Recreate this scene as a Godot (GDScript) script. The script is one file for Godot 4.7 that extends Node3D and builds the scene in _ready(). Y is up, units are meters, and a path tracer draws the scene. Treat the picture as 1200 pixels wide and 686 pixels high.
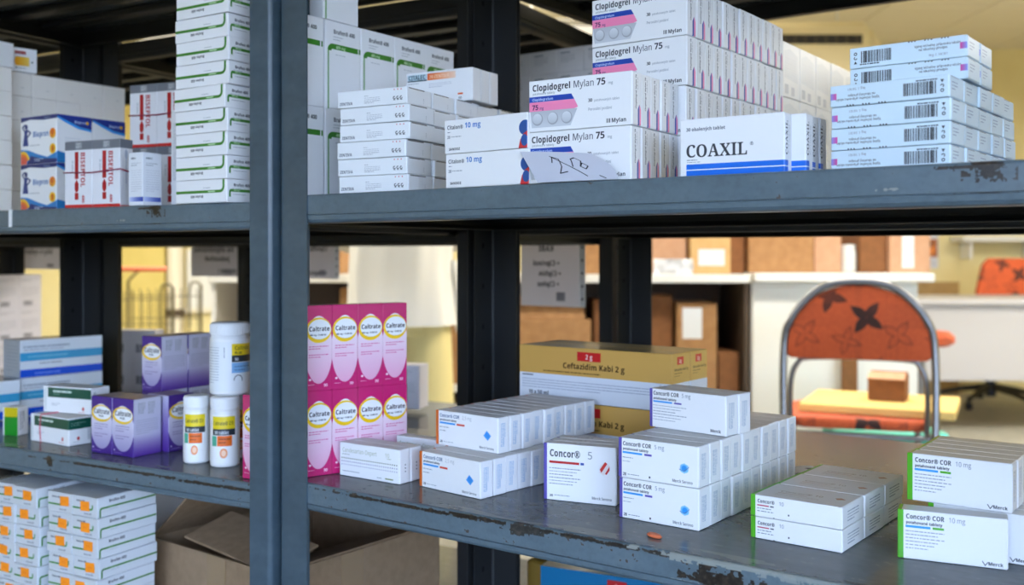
extends Node3D
# A pharmacy stock-room rack. The rack's own axes: x runs along the rack to the right, z out of its front,
# y = 0 is the top of its middle shelf. The room behind it is turned by TURN and measured from the spot on the
# floor where the photographer stands: at(a, y, f) is a metres to the right, f metres ahead.
const TURN := 0.62413
const FLOOR := -0.662
const CEIL := 1.78
const EYE := Vector3(1.1148, 0.318, 0.9816)
const WHITE := Color(0.93, 0.94, 0.95)
const INK := Color(0.16, 0.18, 0.22)
const GREY := Color(0.5, 0.53, 0.58)
const ORD := ["", "first", "second", "third", "fourth", "fifth", "sixth", "seventh", "eighth", "ninth", "tenth", "eleventh", "twelfth", "thirteenth", "fourteenth"]
var rng := RandomNumberGenerator.new()
var mats := {}
var taken := {}
var designs := {}
var protos := {}

func at(a: float, y: float, f: float) -> Vector3:
	return Vector3(EYE.x + cos(TURN) * a - sin(TURN) * f, y, EYE.z - sin(TURN) * a - cos(TURN) * f)

# ------------------------------------------------------------------ nodes
func numbered(called: String) -> String:
	var n: int = taken.get(called, -1) + 1
	taken[called] = n
	return called if n == 0 else "%s_%03d" % [called, n]

func tag(o: Node, label: String, category: String, group := "") -> void:
	if label.split(" ").size() > 16 or label.split(" ").size() < 4:
		print("label length: ", label)
	o.set_meta("label", label)
	o.set_meta("category", category)
	if group:
		o.set_meta("group", group)

func thing(called: String, label: String, category: String, where: Vector3, turn := 0.0, group := "") -> Node3D:
	var o := Node3D.new()
	o.name = numbered(called)
	add_child(o)
	o.position = where
	o.rotation.y = turn
	tag(o, label, category, group)
	return o

func put(called: String, mesh: Mesh, m: Material, parent: Node, where := Vector3.ZERO, turn := Vector3.ZERO) -> MeshInstance3D:
	var o := MeshInstance3D.new()
	o.name = called if parent != self else numbered(called)
	o.mesh = mesh
	o.material_override = m
	parent.add_child(o, true)
	o.position = where
	o.rotation = turn
	return o

func structure(called: String, mesh: Mesh, m: Material, where := Vector3.ZERO, turn := Vector3.ZERO) -> MeshInstance3D:
	var o := put(called, mesh, m, self, where, turn)
	o.set_meta("kind", "structure")
	o.set_meta("label", {"f": "grey concrete floor of the stock room", "c": "beige ceiling of the stock room", "w": "pale yellow painted wall of the stock room"}.get(called[0], "fixed part of the room"))
	return o

# ------------------------------------------------------------------ meshes
func st() -> SurfaceTool:
	var s := SurfaceTool.new()
	s.begin(Mesh.PRIMITIVE_TRIANGLES)
	s.set_smooth_group(-1)
	return s

func done(s: SurfaceTool) -> ArrayMesh:
	s.generate_normals()
	return s.commit()

func tri(s: SurfaceTool, a: Vector3, b: Vector3, c: Vector3, ua := Vector2.ZERO, ub := Vector2.ZERO, uc := Vector2.ZERO) -> void:
	s.set_uv(ua); s.add_vertex(a)
	s.set_uv(uc); s.add_vertex(c)
	s.set_uv(ub); s.add_vertex(b)

# corners counter-clockwise as seen from outside
func quad(s: SurfaceTool, a: Vector3, b: Vector3, c: Vector3, d: Vector3, ua := Vector2.ZERO, ub := Vector2.ZERO, uc := Vector2.ZERO, ud := Vector2.ZERO) -> void:
	tri(s, a, b, c, ua, ub, uc)
	tri(s, a, c, d, ua, uc, ud)

func poly_out(s: SurfaceTool, p: Array, u: Array, centre: Vector3) -> void:
	var n: Vector3 = (p[1] - p[0]).cross(p[2] - p[0])
	var mid: Vector3 = (p[0] + p[1] + p[2]) / 3.0
	if n.dot(mid - centre) < 0.0:
		p.reverse()
		u.reverse()
	for i in range(1, p.size() - 1):
		tri(s, p[0], p[i], p[i + 1], u[0], u[i], u[i + 1])

# a box with bevelled edges, standing on y = 0 (or centred); uv is called with (face, point)
func bevelled(w: float, h: float, d: float, b: float, uv: Callable, standing := true, s: SurfaceTool = null, basis := Transform3D()) -> SurfaceTool:
	if s == null:
		s = st()
	var hs := Vector3(w, h, d) / 2.0
	var lift := Vector3(0, h / 2.0 if standing else 0.0, 0)
	b = minf(b, minf(hs.x, minf(hs.y, hs.z)) * 0.8)
	var pt := func(axis: int, sg: Vector3) -> Vector3:
		var v := hs - Vector3(b, b, b)
		v[axis] = hs[axis]
		return v * sg
	var emit := func(p: Array, face: int) -> void:
		var u := []
		var q := []
		for x in p:
			u.append(uv.call(face, x))
			q.append(basis * (x + lift))
		poly_out(s, q, u, basis * lift)
	for axis in 3:
		for sg in [-1.0, 1.0]:
			var p := []
			for c in [[-1, -1], [1, -1], [1, 1], [-1, 1]]:
				var g := Vector3.ONE
				g[axis] = sg
				g[(axis + 1) % 3] = c[0]
				g[(axis + 2) % 3] = c[1]
				p.append(pt.call(axis, g))
			emit.call(p, axis * 2 + (1 if sg > 0 else 0))
	if b > 0.00005:
		for axis in 3:
			var a1 := (axis + 1) % 3
			var a2 := (axis + 2) % 3
			for c in [[-1, -1], [1, -1], [1, 1], [-1, 1]]:
				var g := Vector3.ONE
				g[a1] = c[0]
				g[a2] = c[1]
				var g2 := g
				g2[axis] = -1
				# prefer z faces, then x faces for the print on the bevel
				var main := a1 if a1 == 2 or (a1 == 0 and a2 != 2) else a2
				emit.call([pt.call(a1, g), pt.call(a1, g2), pt.call(a2, g2), pt.call(a2, g)], main * 2 + (1 if g[main] > 0 else 0))
		for sx in [-1, 1]:
			for sy in [-1, 1]:
				for sz in [-1, 1]:
					var g := Vector3(sx, sy, sz)
					emit.call([pt.call(0, g), pt.call(1, g), pt.call(2, g)], 4 + (1 if sz > 0 else 0))
	return s

func no_uv(_f: int, p: Vector3) -> Vector2:
	return Vector2(p.x, p.y)

func block(w: float, h: float, d: float, b := 0.002, standing := true) -> ArrayMesh:
	return done(bevelled(w, h, d, b, no_uv, standing))

func add_block(s: SurfaceTool, c: Vector3, size: Vector3, b := 0.0, basis := Basis()) -> void:
	bevelled(size.x, size.y, size.z, b, no_uv, false, s, Transform3D(basis, c))

# a tube along points
func tube(s: SurfaceTool, pts: Array, r: float, sides := 8, closed := false, r2 := -1.0) -> void:
	var n := pts.size()
	var rings := []
	var up := Vector3.UP
	for i in n:
		var t: Vector3
		if closed:
			t = pts[(i + 1) % n] - pts[(i - 1 + n) % n]
		else:
			t = pts[mini(i + 1, n - 1)] - pts[maxi(i - 1, 0)]
		t = t.normalized()
		if absf(t.dot(up)) > 0.97:
			up = Vector3(0.3, 0.1, 1).normalized() if i == 0 else up
		var x := up.cross(t)
		if x.length() < 0.05:
			x = Vector3.RIGHT.cross(t)
		x = x.normalized()
		var y := t.cross(x)
		up = y
		var rr := r if r2 < 0.0 else lerpf(r, r2, float(i) / maxf(1, n - 1))
		var ring := []
		for k in sides:
			var q := TAU * k / sides
			ring.append(pts[i] + (x * cos(q) + y * sin(q)) * rr)
		rings.append(ring)
	s.set_smooth_group(1)
	for i in (n if closed else n - 1):
		var a: Array = rings[i]
		var b: Array = rings[(i + 1) % n]
		for k in sides:
			var l := (k + 1) % sides
			quad(s, a[k], a[l], b[l], b[k])
	s.set_smooth_group(-1)
	if not closed:
		for k in range(1, sides - 1):
			tri(s, rings[0][0], rings[0][k + 1], rings[0][k])
			tri(s, rings[n - 1][0], rings[n - 1][k], rings[n - 1][k + 1])

func tube_mesh(pts: Array, r: float, sides := 8, closed := false) -> ArrayMesh:
	var s := st()
	tube(s, pts, r, sides, closed)
	return done(s)

func curve(pts: Array, steps := 8) -> Array:
	var out := []
	for i in pts.size() - 1:
		var p0: Vector3 = pts[maxi(i - 1, 0)]
		var p3: Vector3 = pts[mini(i + 2, pts.size() - 1)]
		for k in steps:
			out.append((pts[i] as Vector3).cubic_interpolate(pts[i + 1], p0, p3, float(k) / steps))
	out.append(pts[-1])
	return out

# a turned profile of (radius, height) pairs; u runs round, v up
func lathe(profile: Array, sides := 32) -> ArrayMesh:
	var s := st()
	s.set_smooth_group(1)
	for i in profile.size() - 1:
		var p: Vector2 = profile[i]
		var q: Vector2 = profile[i + 1]
		if p.is_equal_approx(q):
			continue
		s.set_smooth_group(i + 1)
		for k in sides:
			var t0 := TAU * k / sides
			var t1 := TAU * (k + 1) / sides
			var d0 := Vector3(sin(t0), 0, cos(t0))
			var d1 := Vector3(sin(t1), 0, cos(t1))
			var u0 := float(k) / sides
			var u1 := float(k + 1) / sides
			quad(s, d0 * p.x + Vector3(0, p.y, 0), d1 * p.x + Vector3(0, p.y, 0), d1 * q.x + Vector3(0, q.y, 0), d0 * q.x + Vector3(0, q.y, 0), Vector2(u0, 1 - p.y), Vector2(u1, 1 - p.y), Vector2(u1, 1 - q.y), Vector2(u0, 1 - q.y))
	return done(s)

# an outline in x and z, extruded in y
func prism(outline: Array, y0: float, y1: float) -> ArrayMesh:
	var s := st()
	var flat := PackedVector2Array()
	for p in outline:
		flat.append(Vector2(p[0], p[1]))
	if Geometry2D.is_polygon_clockwise(flat):
		flat.reverse()
	var n := flat.size()
	for i in n:
		var a := flat[i]
		var b := flat[(i + 1) % n]
		quad(s, Vector3(b.x, y0, b.y), Vector3(a.x, y0, a.y), Vector3(a.x, y1, a.y), Vector3(b.x, y1, b.y), Vector2(b.x, y0), Vector2(a.x, y0), Vector2(a.x, y1), Vector2(b.x, y1))
	var t := Geometry2D.triangulate_polygon(flat)
	for i in range(0, t.size(), 3):
		var a := flat[t[i]]; var b := flat[t[i + 1]]; var c := flat[t[i + 2]]
		if (b - a).cross(c - a) < 0:
			var x := b; b = c; c = x
		tri(s, Vector3(a.x, y1, a.y), Vector3(c.x, y1, c.y), Vector3(b.x, y1, b.y))
		tri(s, Vector3(a.x, y0, a.y), Vector3(b.x, y0, b.y), Vector3(c.x, y0, c.y))
	return done(s)

# a smooth body round tapered bones [a, b, ra, rb]: surface nets over the smooth minimum of their distances
func body(bones: Array, cell: float, blend: float, squash := Vector3.ONE) -> ArrayMesh:
	var lo := Vector3(1e9, 1e9, 1e9)
	var hi := -lo
	for b in bones:
		for k in 2:
			var r: float = b[2 + k] + cell * 2.5
			lo = lo.min((b[k] as Vector3) - Vector3(r, r, r))
			hi = hi.max((b[k] as Vector3) + Vector3(r, r, r))
	var n := Vector3i(((hi - lo) / cell).ceil()) + Vector3i.ONE
	var f := PackedFloat32Array()
	f.resize(n.x * n.y * n.z)
	f.fill(1.0)
	var sy := n.x
	var sz := n.x * n.y
	for b in bones:
		var pa: Vector3 = b[0]
		var ab: Vector3 = b[1] - b[0]
		var l2 := maxf(ab.length_squared(), 1e-9)
		var ra: float = b[2]
		var rb: float = b[3]
		var sq: Vector3 = b[4] if b.size() > 4 else Vector3.ONE
		var reach := maxf(ra, rb) + blend + cell * 2.0
		var l := Vector3i(((pa.min(b[1]) - Vector3(reach, reach, reach) * 1.3 - lo) / cell).floor()).clamp(Vector3i.ZERO, n - Vector3i.ONE)
		var h := Vector3i(((pa.max(b[1]) + Vector3(reach, reach, reach) * 1.3 - lo) / cell).ceil()).clamp(Vector3i.ZERO, n - Vector3i.ONE)
		for z in range(l.z, h.z + 1):
			for y in range(l.y, h.y + 1):
				for x in range(l.x, h.x + 1):
					var q := (lo + Vector3(x, y, z) * cell - pa)
					var t := clampf(q.dot(ab) / l2, 0.0, 1.0)
					var d := ((q - ab * t) * sq).length() - lerpf(ra, rb, t)
					var i := x + y * sy + z * sz
					var o := f[i]
					var k := maxf(blend - absf(o - d), 0.0) / blend
					f[i] = minf(o, d) - k * k * blend * 0.25
	var verts := {}
	var pos := PackedVector3Array()
	for z in n.z - 1:
		for y in n.y - 1:
			for x in n.x - 1:
				var i := x + y * sy + z * sz
				var v := [f[i], f[i + 1], f[i + sy], f[i + sy + 1], f[i + sz], f[i + sz + 1], f[i + sz + sy], f[i + sz + sy + 1]]
				var neg := 0
				for k in 8:
					if v[k] < 0.0:
						neg += 1
				if neg == 0 or neg == 8:
					continue
				var sum := Vector3.ZERO
				var c := 0
				for e in [[0, 1], [2, 3], [4, 5], [6, 7], [0, 2], [1, 3], [4, 6], [5, 7], [0, 4], [1, 5], [2, 6], [3, 7]]:
					var va: float = v[e[0]]
					var vb: float = v[e[1]]
					if (va < 0.0) != (vb < 0.0):
						var t := va / (va - vb)
						sum += Vector3(e[0] & 1, (e[0] >> 1) & 1, e[0] >> 2).lerp(Vector3(e[1] & 1, (e[1] >> 1) & 1, e[1] >> 2), t)
						c += 1
				verts[i] = pos.size()
				pos.append(lo + (Vector3(x, y, z) + sum / c) * cell)
	var s := SurfaceTool.new()
	s.begin(Mesh.PRIMITIVE_TRIANGLES)
	s.set_smooth_group(0)
	for p in pos:
		s.add_vertex(p)
	for i in verts:
		for ax in [[1, sy, sz], [sy, sz, 1], [sz, 1, sy]]:
			var j: int = i + ax[0]
			if j >= f.size() or (f[i] < 0.0) == (f[j] < 0.0):
				continue
			var a = verts.get(i - ax[1] - ax[2])
			var b = verts.get(i - ax[2])
			var d = verts.get(i - ax[1])
			if a == null or b == null or d == null:
				continue
			var q := [a, b, verts[i], d]
			if f[i] < 0.0:
				q.reverse()
			for k in [0, 1, 2, 0, 2, 3]:
				s.add_index(q[k])
	s.generate_normals()
	return s.commit()

# ------------------------------------------------------------------ materials
func mat(key: String, c: Color, rough := 0.6, metal := 0.0, more := {}) -> StandardMaterial3D:
	if not mats.has(key):
		var m := StandardMaterial3D.new()
		m.resource_name = key
		m.albedo_color = c
		m.roughness = rough
		m.metallic = metal
		for k in more:
			m.set(k, more[k])
		mats[key] = m
	return mats[key]

func grain(seed_: int, freq: float, lo: Color, hi: Color, size := 256, stretch := 1.0) -> NoiseTexture2D:
	var n := FastNoiseLite.new()
	n.seed = seed_
	n.frequency = freq
	n.fractal_octaves = 4
	n.domain_warp_enabled = false
	var t := NoiseTexture2D.new()
	t.width = size
	t.height = int(size * stretch)
	t.seamless = true
	t.noise = n
	var g := Gradient.new()
	g.set_color(0, lo)
	g.set_color(1, hi)
	t.color_ramp = g
	return t

func tri_mat(key: String, tex: Texture2D, scale: float, rough := 0.7, more := {}) -> StandardMaterial3D:
	var m := mat(key, Color.WHITE, rough, 0.0, more)
	m.albedo_texture = tex
	m.uv1_triplanar = true
	m.uv1_scale = Vector3(scale, scale, scale)
	return m

# ------------------------------------------------------------------ print
var fonts := {}
var glyphs := {}
func font(k: String) -> Font:
	if not fonts.has(k):
		var f := SystemFont.new()
		f.font_names = PackedStringArray(["Droid Serif" if k.begins_with("s") else "Droid Sans"])
		f.font_weight = 700 if k.ends_with("b") else 400
		fonts[k] = f
	return fonts[k]

# [image, baseline row]
func words(text: String, px: int, c: Color, k: String) -> Array:
	px = maxi(px, 4)
	var ts := TextServerManager.get_primary_interface()
	var tl := TextLine.new()
	tl.add_string(text, font(k), px)
	var base := int(px * 1.05)
	var im := Image.create_empty(int(tl.get_size().x) + 4, int(px * 1.4), false, Image.FORMAT_RGBA8)
	im.fill(Color(c.r, c.g, c.b, 0))
	var pen := 1.0
	var size := Vector2i(px, 0)
	for g in ts.shaped_text_get_glyphs(tl.get_rid()):
		var key := [k, px, g.index, c.to_html()]
		if not glyphs.has(key):
			ts.font_render_glyph(g.font_rid, size, g.index)
			var ti := ts.font_get_glyph_texture_idx(g.font_rid, size, g.index)
			var one: Image = null
			if ti >= 0:
				one = ts.font_get_texture_image(g.font_rid, size, ti).get_region(Rect2i(ts.font_get_glyph_uv_rect(g.font_rid, size, g.index)))
				one.convert(Image.FORMAT_RGBA8)
				var raw := one.get_data()
				for i in range(0, raw.size(), 4):
					raw[i] = c.r8; raw[i + 1] = c.g8; raw[i + 2] = c.b8
				one = Image.create_from_data(one.get_width(), one.get_height(), false, Image.FORMAT_RGBA8, raw)
			glyphs[key] = [one, ts.font_get_glyph_offset(g.font_rid, size, g.index)]
		var e: Array = glyphs[key]
		if e[0]:
			im.blend_rect(e[0], Rect2i(Vector2i.ZERO, e[0].get_size()), Vector2i(int(pen + e[1].x), base + int(e[1].y)))
		pen += g.advance
	return [im, base]

class Art:
	var host
	var im: Image
	var s := 3.0
	var o := Vector2.ZERO
	var size := Vector2.ZERO
	var w: float
	var h: float
	var d: float
	var rng := RandomNumberGenerator.new()
	func _init(host_, w_: float, h_: float, d_: float, base: Color, s_ := 3.0) -> void:
		host = host_
		w = w_; h = h_; d = d_; s = s_
		im = Image.create_empty(int(ceil((w + 2 * d) * s)), int(ceil((h + d) * s)), false, Image.FORMAT_RGBA8)
		im.fill(base)
		rng.seed = int(w * 13 + h * 7 + d)
	func face(k: String) -> Art:
		match k:
			"front": o = Vector2(0, 0); size = Vector2(w, h)
			"right": o = Vector2(w, 0); size = Vector2(d, h)
			"left": o = Vector2(w + d, 0); size = Vector2(d, h)
			"top": o = Vector2(0, h); size = Vector2(w, d)
			"rest": o = Vector2(w, h); size = Vector2(2 * d, d)
		return self
	func box(x: float, y: float, ww: float, hh: float) -> Rect2i:
		var a := (o + Vector2(x, y).clamp(Vector2.ZERO, size)) * s
		var b := (o + Vector2(x + ww, y + hh).clamp(Vector2.ZERO, size)) * s
		return Rect2i(Vector2i(a.round()), Vector2i(b.round()) - Vector2i(a.round()))
	func all(c: Color) -> Art:
		return rect(0, 0, size.x, size.y, c)
	func rect(x: float, y: float, ww: float, hh: float, c: Color) -> Art:
		im.fill_rect(box(x, y, ww, hh), c)
		return self
	func fade(x: float, y: float, ww: float, hh: float, a: Color, b: Color, down := true) -> Art:
		var r := box(x, y, ww, hh)
		var n := r.size.y if down else r.size.x
		for i in n:
			var c := a.lerp(b, float(i) / maxf(1, n - 1))
			im.fill_rect(Rect2i(r.position.x, r.position.y + i, r.size.x, 1) if down else Rect2i(r.position.x + i, r.position.y, 1, r.size.y), c)
		return self
	func shape(inside: Callable, x: float, y: float, ww: float, hh: float, a: Color, b: Color) -> void:
		var r := box(x, y, ww, hh)
		for j in range(r.position.y, r.end.y):
			var c := a.lerp(b, clampf((j / s - o.y - y) / maxf(hh, 0.01), 0, 1))
			for i in range(r.position.x, r.end.x):
				var k := 0
				for q in [Vector2(0.25, 0.25), Vector2(0.75, 0.25), Vector2(0.25, 0.75), Vector2(0.75, 0.75)]:
					if inside.call((Vector2(i, j) + q) / s - o):
						k += 1
				if k:
					im.set_pixel(i, j, im.get_pixel(i, j).lerp(Color(c, 1), k / 4.0 * c.a))
	func ell(cx: float, cy: float, rx: float, ry: float, c: Color, c2 = null) -> Art:
		shape(func(p: Vector2) -> bool: return pow((p.x - cx) / rx, 2) + pow((p.y - cy) / ry, 2) < 1.0, cx - rx, cy - ry, rx * 2, ry * 2, c, c if c2 == null else c2)
		return self
	func ring(cx: float, cy: float, r0: float, r1: float, a0: float, a1: float, c: Color) -> Art:
		shape(func(p: Vector2) -> bool:
			var v := p - Vector2(cx, cy)
			var g := fposmod(rad_to_deg(atan2(v.y, v.x)) - a0, 360.0)
			return v.length() > r0 and v.length() < r1 and g < a1 - a0, cx - r1, cy - r1, 2 * r1, 2 * r1, c, c)
		return self
	func poly(pts: Array, c: Color, c2 = null) -> Art:
		var v := PackedVector2Array()
		var lo := Vector2(1e9, 1e9)
		var hi := -lo
		for p in pts:
			v.append(Vector2(p[0], p[1]))
			lo = lo.min(v[-1]); hi = hi.max(v[-1])
		shape(func(p: Vector2) -> bool: return Geometry2D.is_point_in_polygon(p, v), lo.x, lo.y, hi.x - lo.x, hi.y - lo.y, c, c if c2 == null else c2)
		return self
	func line(pts: Array, t: float, c: Color) -> Art:
		for i in pts.size() - 1:
			var a := Vector2(pts[i][0], pts[i][1])
			var b := Vector2(pts[i + 1][0], pts[i + 1][1])
			shape(func(p: Vector2) -> bool: return Geometry2D.get_closest_point_to_segment(p, a, b).distance_to(p) < t / 2, minf(a.x, b.x) - t, minf(a.y, b.y) - t, absf(a.x - b.x) + 2 * t, absf(a.y - b.y) + 2 * t, c, c)
		return self
	# x, y: where the baseline starts; turn in degrees, 90 reads upwards
	func text(x: float, y: float, t: String, mm: float, c: Color, k := "", turn := 0, wide := 1.0, mirror := false) -> Art:
		var got: Array = host.words(t, int(round(mm * s)), c, k)
		var g: Image = got[0].duplicate()
		var base: int = got[1]
		if wide != 1.0:
			g.resize(maxi(2, int(g.get_width() * wide)), g.get_height(), Image.INTERPOLATE_BILINEAR)
		if mirror:
			g.flip_x()
		var tw := g.get_width()
		var th := g.get_height()
		var p := (o + Vector2(x, y)) * s
		var off := Vector2(0, -base)
		if turn == 90:
			g.rotate_90(COUNTERCLOCKWISE); off = Vector2(-base, -tw)
		elif turn == -90:
			g.rotate_90(CLOCKWISE); off = Vector2(base - th, 0)
		elif turn == 180:
			g.rotate_180(); off = Vector2(-tw, base - th)
		var to := Vector2i((p + off).round())
		var clip := box(0, 0, size.x, size.y)
		var r := Rect2i(to, g.get_size()).intersection(clip)
		if r.has_area():
			im.blend_rect(g, Rect2i(r.position - to, r.size), r.position)
		return self
	# small print too fine to read: broken dashes
	func fine(x: float, y: float, ww: float, lines: int, pitch: float, c: Color, t := 0.8, down := false) -> Art:
		for l in lines:
			var u := 0.0
			var stop := ww * (1.0 if l < lines - 1 else 0.6)
			while u < stop:
				var k := rng.randf_range(1.2, 4.5)
				if down:
					rect(x + l * pitch, y + u, t, minf(k, stop - u), c)
				else:
					rect(x + u, y + l * pitch, minf(k, stop - u), t, c)
				u += k + rng.randf_range(0.5, 1.1)
		return self
	func bars(x: float, y: float, ww: float, hh: float, c := Color(0.12, 0.12, 0.15)) -> Art:
		var u := 0.0
		while u < ww:
			var k: float = [0.4, 0.6, 0.9, 1.3][rng.randi() % 4]
			rect(x + u, y, minf(k, ww - u), hh, c)
			u += k + [0.4, 0.6, 0.9][rng.randi() % 3]
		return self
	func turned(k: String) -> Art:   # turn a face upside down
		face(k)
		var r := box(0, 0, size.x, size.y)
		var g := im.get_region(r)
		g.rotate_180()
		im.blit_rect(g, Rect2i(Vector2i.ZERO, g.get_size()), r.position)
		return self

func printed(im: Image, key: String, rough := 0.42, more := {}) -> StandardMaterial3D:
	var m := mat(key, Color.WHITE, rough, 0.0, more)
	m.albedo_texture = ImageTexture.create_from_image(im)
	m.texture_repeat = false
	return m

# ------------------------------------------------------------------ cartons
# a design: its print, a bevelled body and a tucked-in end flap that share it
func design(key: String, a: Art, called := "medicine_carton", flap := "right", rough := 0.32, more := {}) -> void:
	var w := a.w / 1000.0
	var h := a.h / 1000.0
	var d := a.d / 1000.0
	var full := Vector2(a.w + 2 * a.d, a.h + a.d)
	var uv := func(f: int, p: Vector3) -> Vector2:
		var q := p * 1000.0 + Vector3(a.w, a.h, a.d) / 2.0     # from the left, from the bottom, from the back
		var e := 0.25
		var m: Vector2
		match f:
			5: m = Vector2(clampf(q.x, e, a.w - e), clampf(a.h - q.y, e, a.h - e))
			1: m = Vector2(a.w + clampf(a.d - q.z, e, a.d - e), clampf(a.h - q.y, e, a.h - e))
			0: m = Vector2(a.w + a.d + clampf(q.z, e, a.d - e), clampf(a.h - q.y, e, a.h - e))
			3: m = Vector2(clampf(q.x, e, a.w - e), a.h + clampf(q.z, e, a.d - e))
			_: m = Vector2(a.w + a.d * 0.5, a.h + a.d * 0.5)
		return m / full
	var s := st()
	# the flap: a sheet 0.5 mm proud, held back from the edges
	var e := 0.0013
	var t := 0.0005
	var hs := Vector3(w, h, d) / 2.0
	var c: Array
	var out: Vector3
	var f := 1
	match flap:
		"top":
			f = 3
			out = Vector3(0, t, 0)
			c = [Vector3(-hs.x + e, hs.y, hs.z - e), Vector3(hs.x - e, hs.y, hs.z - e), Vector3(hs.x - e, hs.y, -hs.z + e), Vector3(-hs.x + e, hs.y, -hs.z + e)]
		"left":
			f = 0
			out = Vector3(-t, 0, 0)
			c = [Vector3(-hs.x, -hs.y + e, -hs.z + e), Vector3(-hs.x, -hs.y + e, hs.z - e), Vector3(-hs.x, hs.y - e, hs.z - e), Vector3(-hs.x, hs.y - e, -hs.z + e)]
		_:
			out = Vector3(t, 0, 0)
			c = [Vector3(hs.x, -hs.y + e, hs.z - e), Vector3(hs.x, -hs.y + e, -hs.z + e), Vector3(hs.x, hs.y - e, -hs.z + e), Vector3(hs.x, hs.y - e, hs.z - e)]
	var lift := Vector3(0, h / 2, 0)
	var u := []
	for p in c:
		u.append(uv.call(f, p))
	quad(s, c[0] + out + lift, c[1] + out + lift, c[2] + out + lift, c[3] + out + lift, u[0], u[1], u[2], u[3])
	for i in 4:
		var j := (i + 1) % 4
		quad(s, c[i] + lift, c[j] + lift, c[j] + out + lift, c[i] + out + lift, u[i], u[j], u[j], u[i])
	designs[key] = {"w": w, "h": h, "d": d, "mesh": done(bevelled(w, h, d, 0.0007, uv)), "flap": done(s), "mat": printed(a.im, key, rough, more), "name": called}

# one carton; where is its front left bottom corner
func carton(key: String, where: Vector3, yaw: float, label: String, category: String, group := "", extra = null) -> Node3D:
	var g: Dictionary = designs[key]
	var pk := key + ("+" if extra != null else "")
	var b := Basis(Vector3.UP, yaw)
	if not protos.has(pk):
		var first := Node3D.new()
		put("carton_body", g.mesh, g.mat, first)
		put("end_flap", g.flap, g.mat, first)
		if extra != null:
			extra.call(first)
		protos[pk] = first
	var o: Node3D = protos[pk].duplicate()
	o.name = numbered(g.name)
	add_child(o)
	o.position = where + b * Vector3(g.w / 2, 0, -g.d / 2)
	o.rotation.y = yaw
	tag(o, label, category, group)
	return o

# cartons in nx columns, ny layers, nz rows back; what is how one looks, of is which stack
func stack(key: String, where: Vector3, yaw_deg: float, nx: int, ny: int, nz: int, what: String, of: String, opt := {}) -> void:
	var g: Dictionary = designs[key]
	var yaw := deg_to_rad(yaw_deg)
	var b := Basis(Vector3.UP, yaw)
	var jx: float = opt.get("jx", 0.0012)
	var jz: float = opt.get("jz", 0.0004)
	var ja: float = opt.get("ja", 0.25)
	var gx: float = opt.get("gx", 0.001)
	var gz: float = opt.get("gz", 0.0012)
	var across: String = opt.get("across", "from the left")
	var deep: String = opt.get("deep", "from the front")
	for k in ny:
		for j in nz:
			for i in nx:
				if opt.has("skip") and opt.skip.call(i, k, j):
					continue
				var p := where + b * Vector3(i * (g.w + gx) + rng.randf_range(-jx, jx) * (1.0 if nx == 1 else 0.3), 0, -j * (g.d + gz) + rng.randf_range(-jz, jz)) + Vector3(0, k * (g.h + 0.0006), 0)
				var l := what
				if nz > 1:
					l += ", " + ORD[j + 1] + " " + deep
				if nx > 1:
					l += ", " + ORD[i + 1] + " " + across
				if ny > 1:
					l += ", " + ("top layer" if k == ny - 1 else "bottom layer" if k == 0 else ORD[k + 1] + " layer up")
				l += ", " + of
				carton(key, p, yaw + deg_to_rad(rng.randf_range(-ja, ja)), l, opt.get("cat", "medicine box"), "" if nx * ny * nz == 1 else opt.get("group", what + " cartons, " + of), opt.get("extra"))

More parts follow.
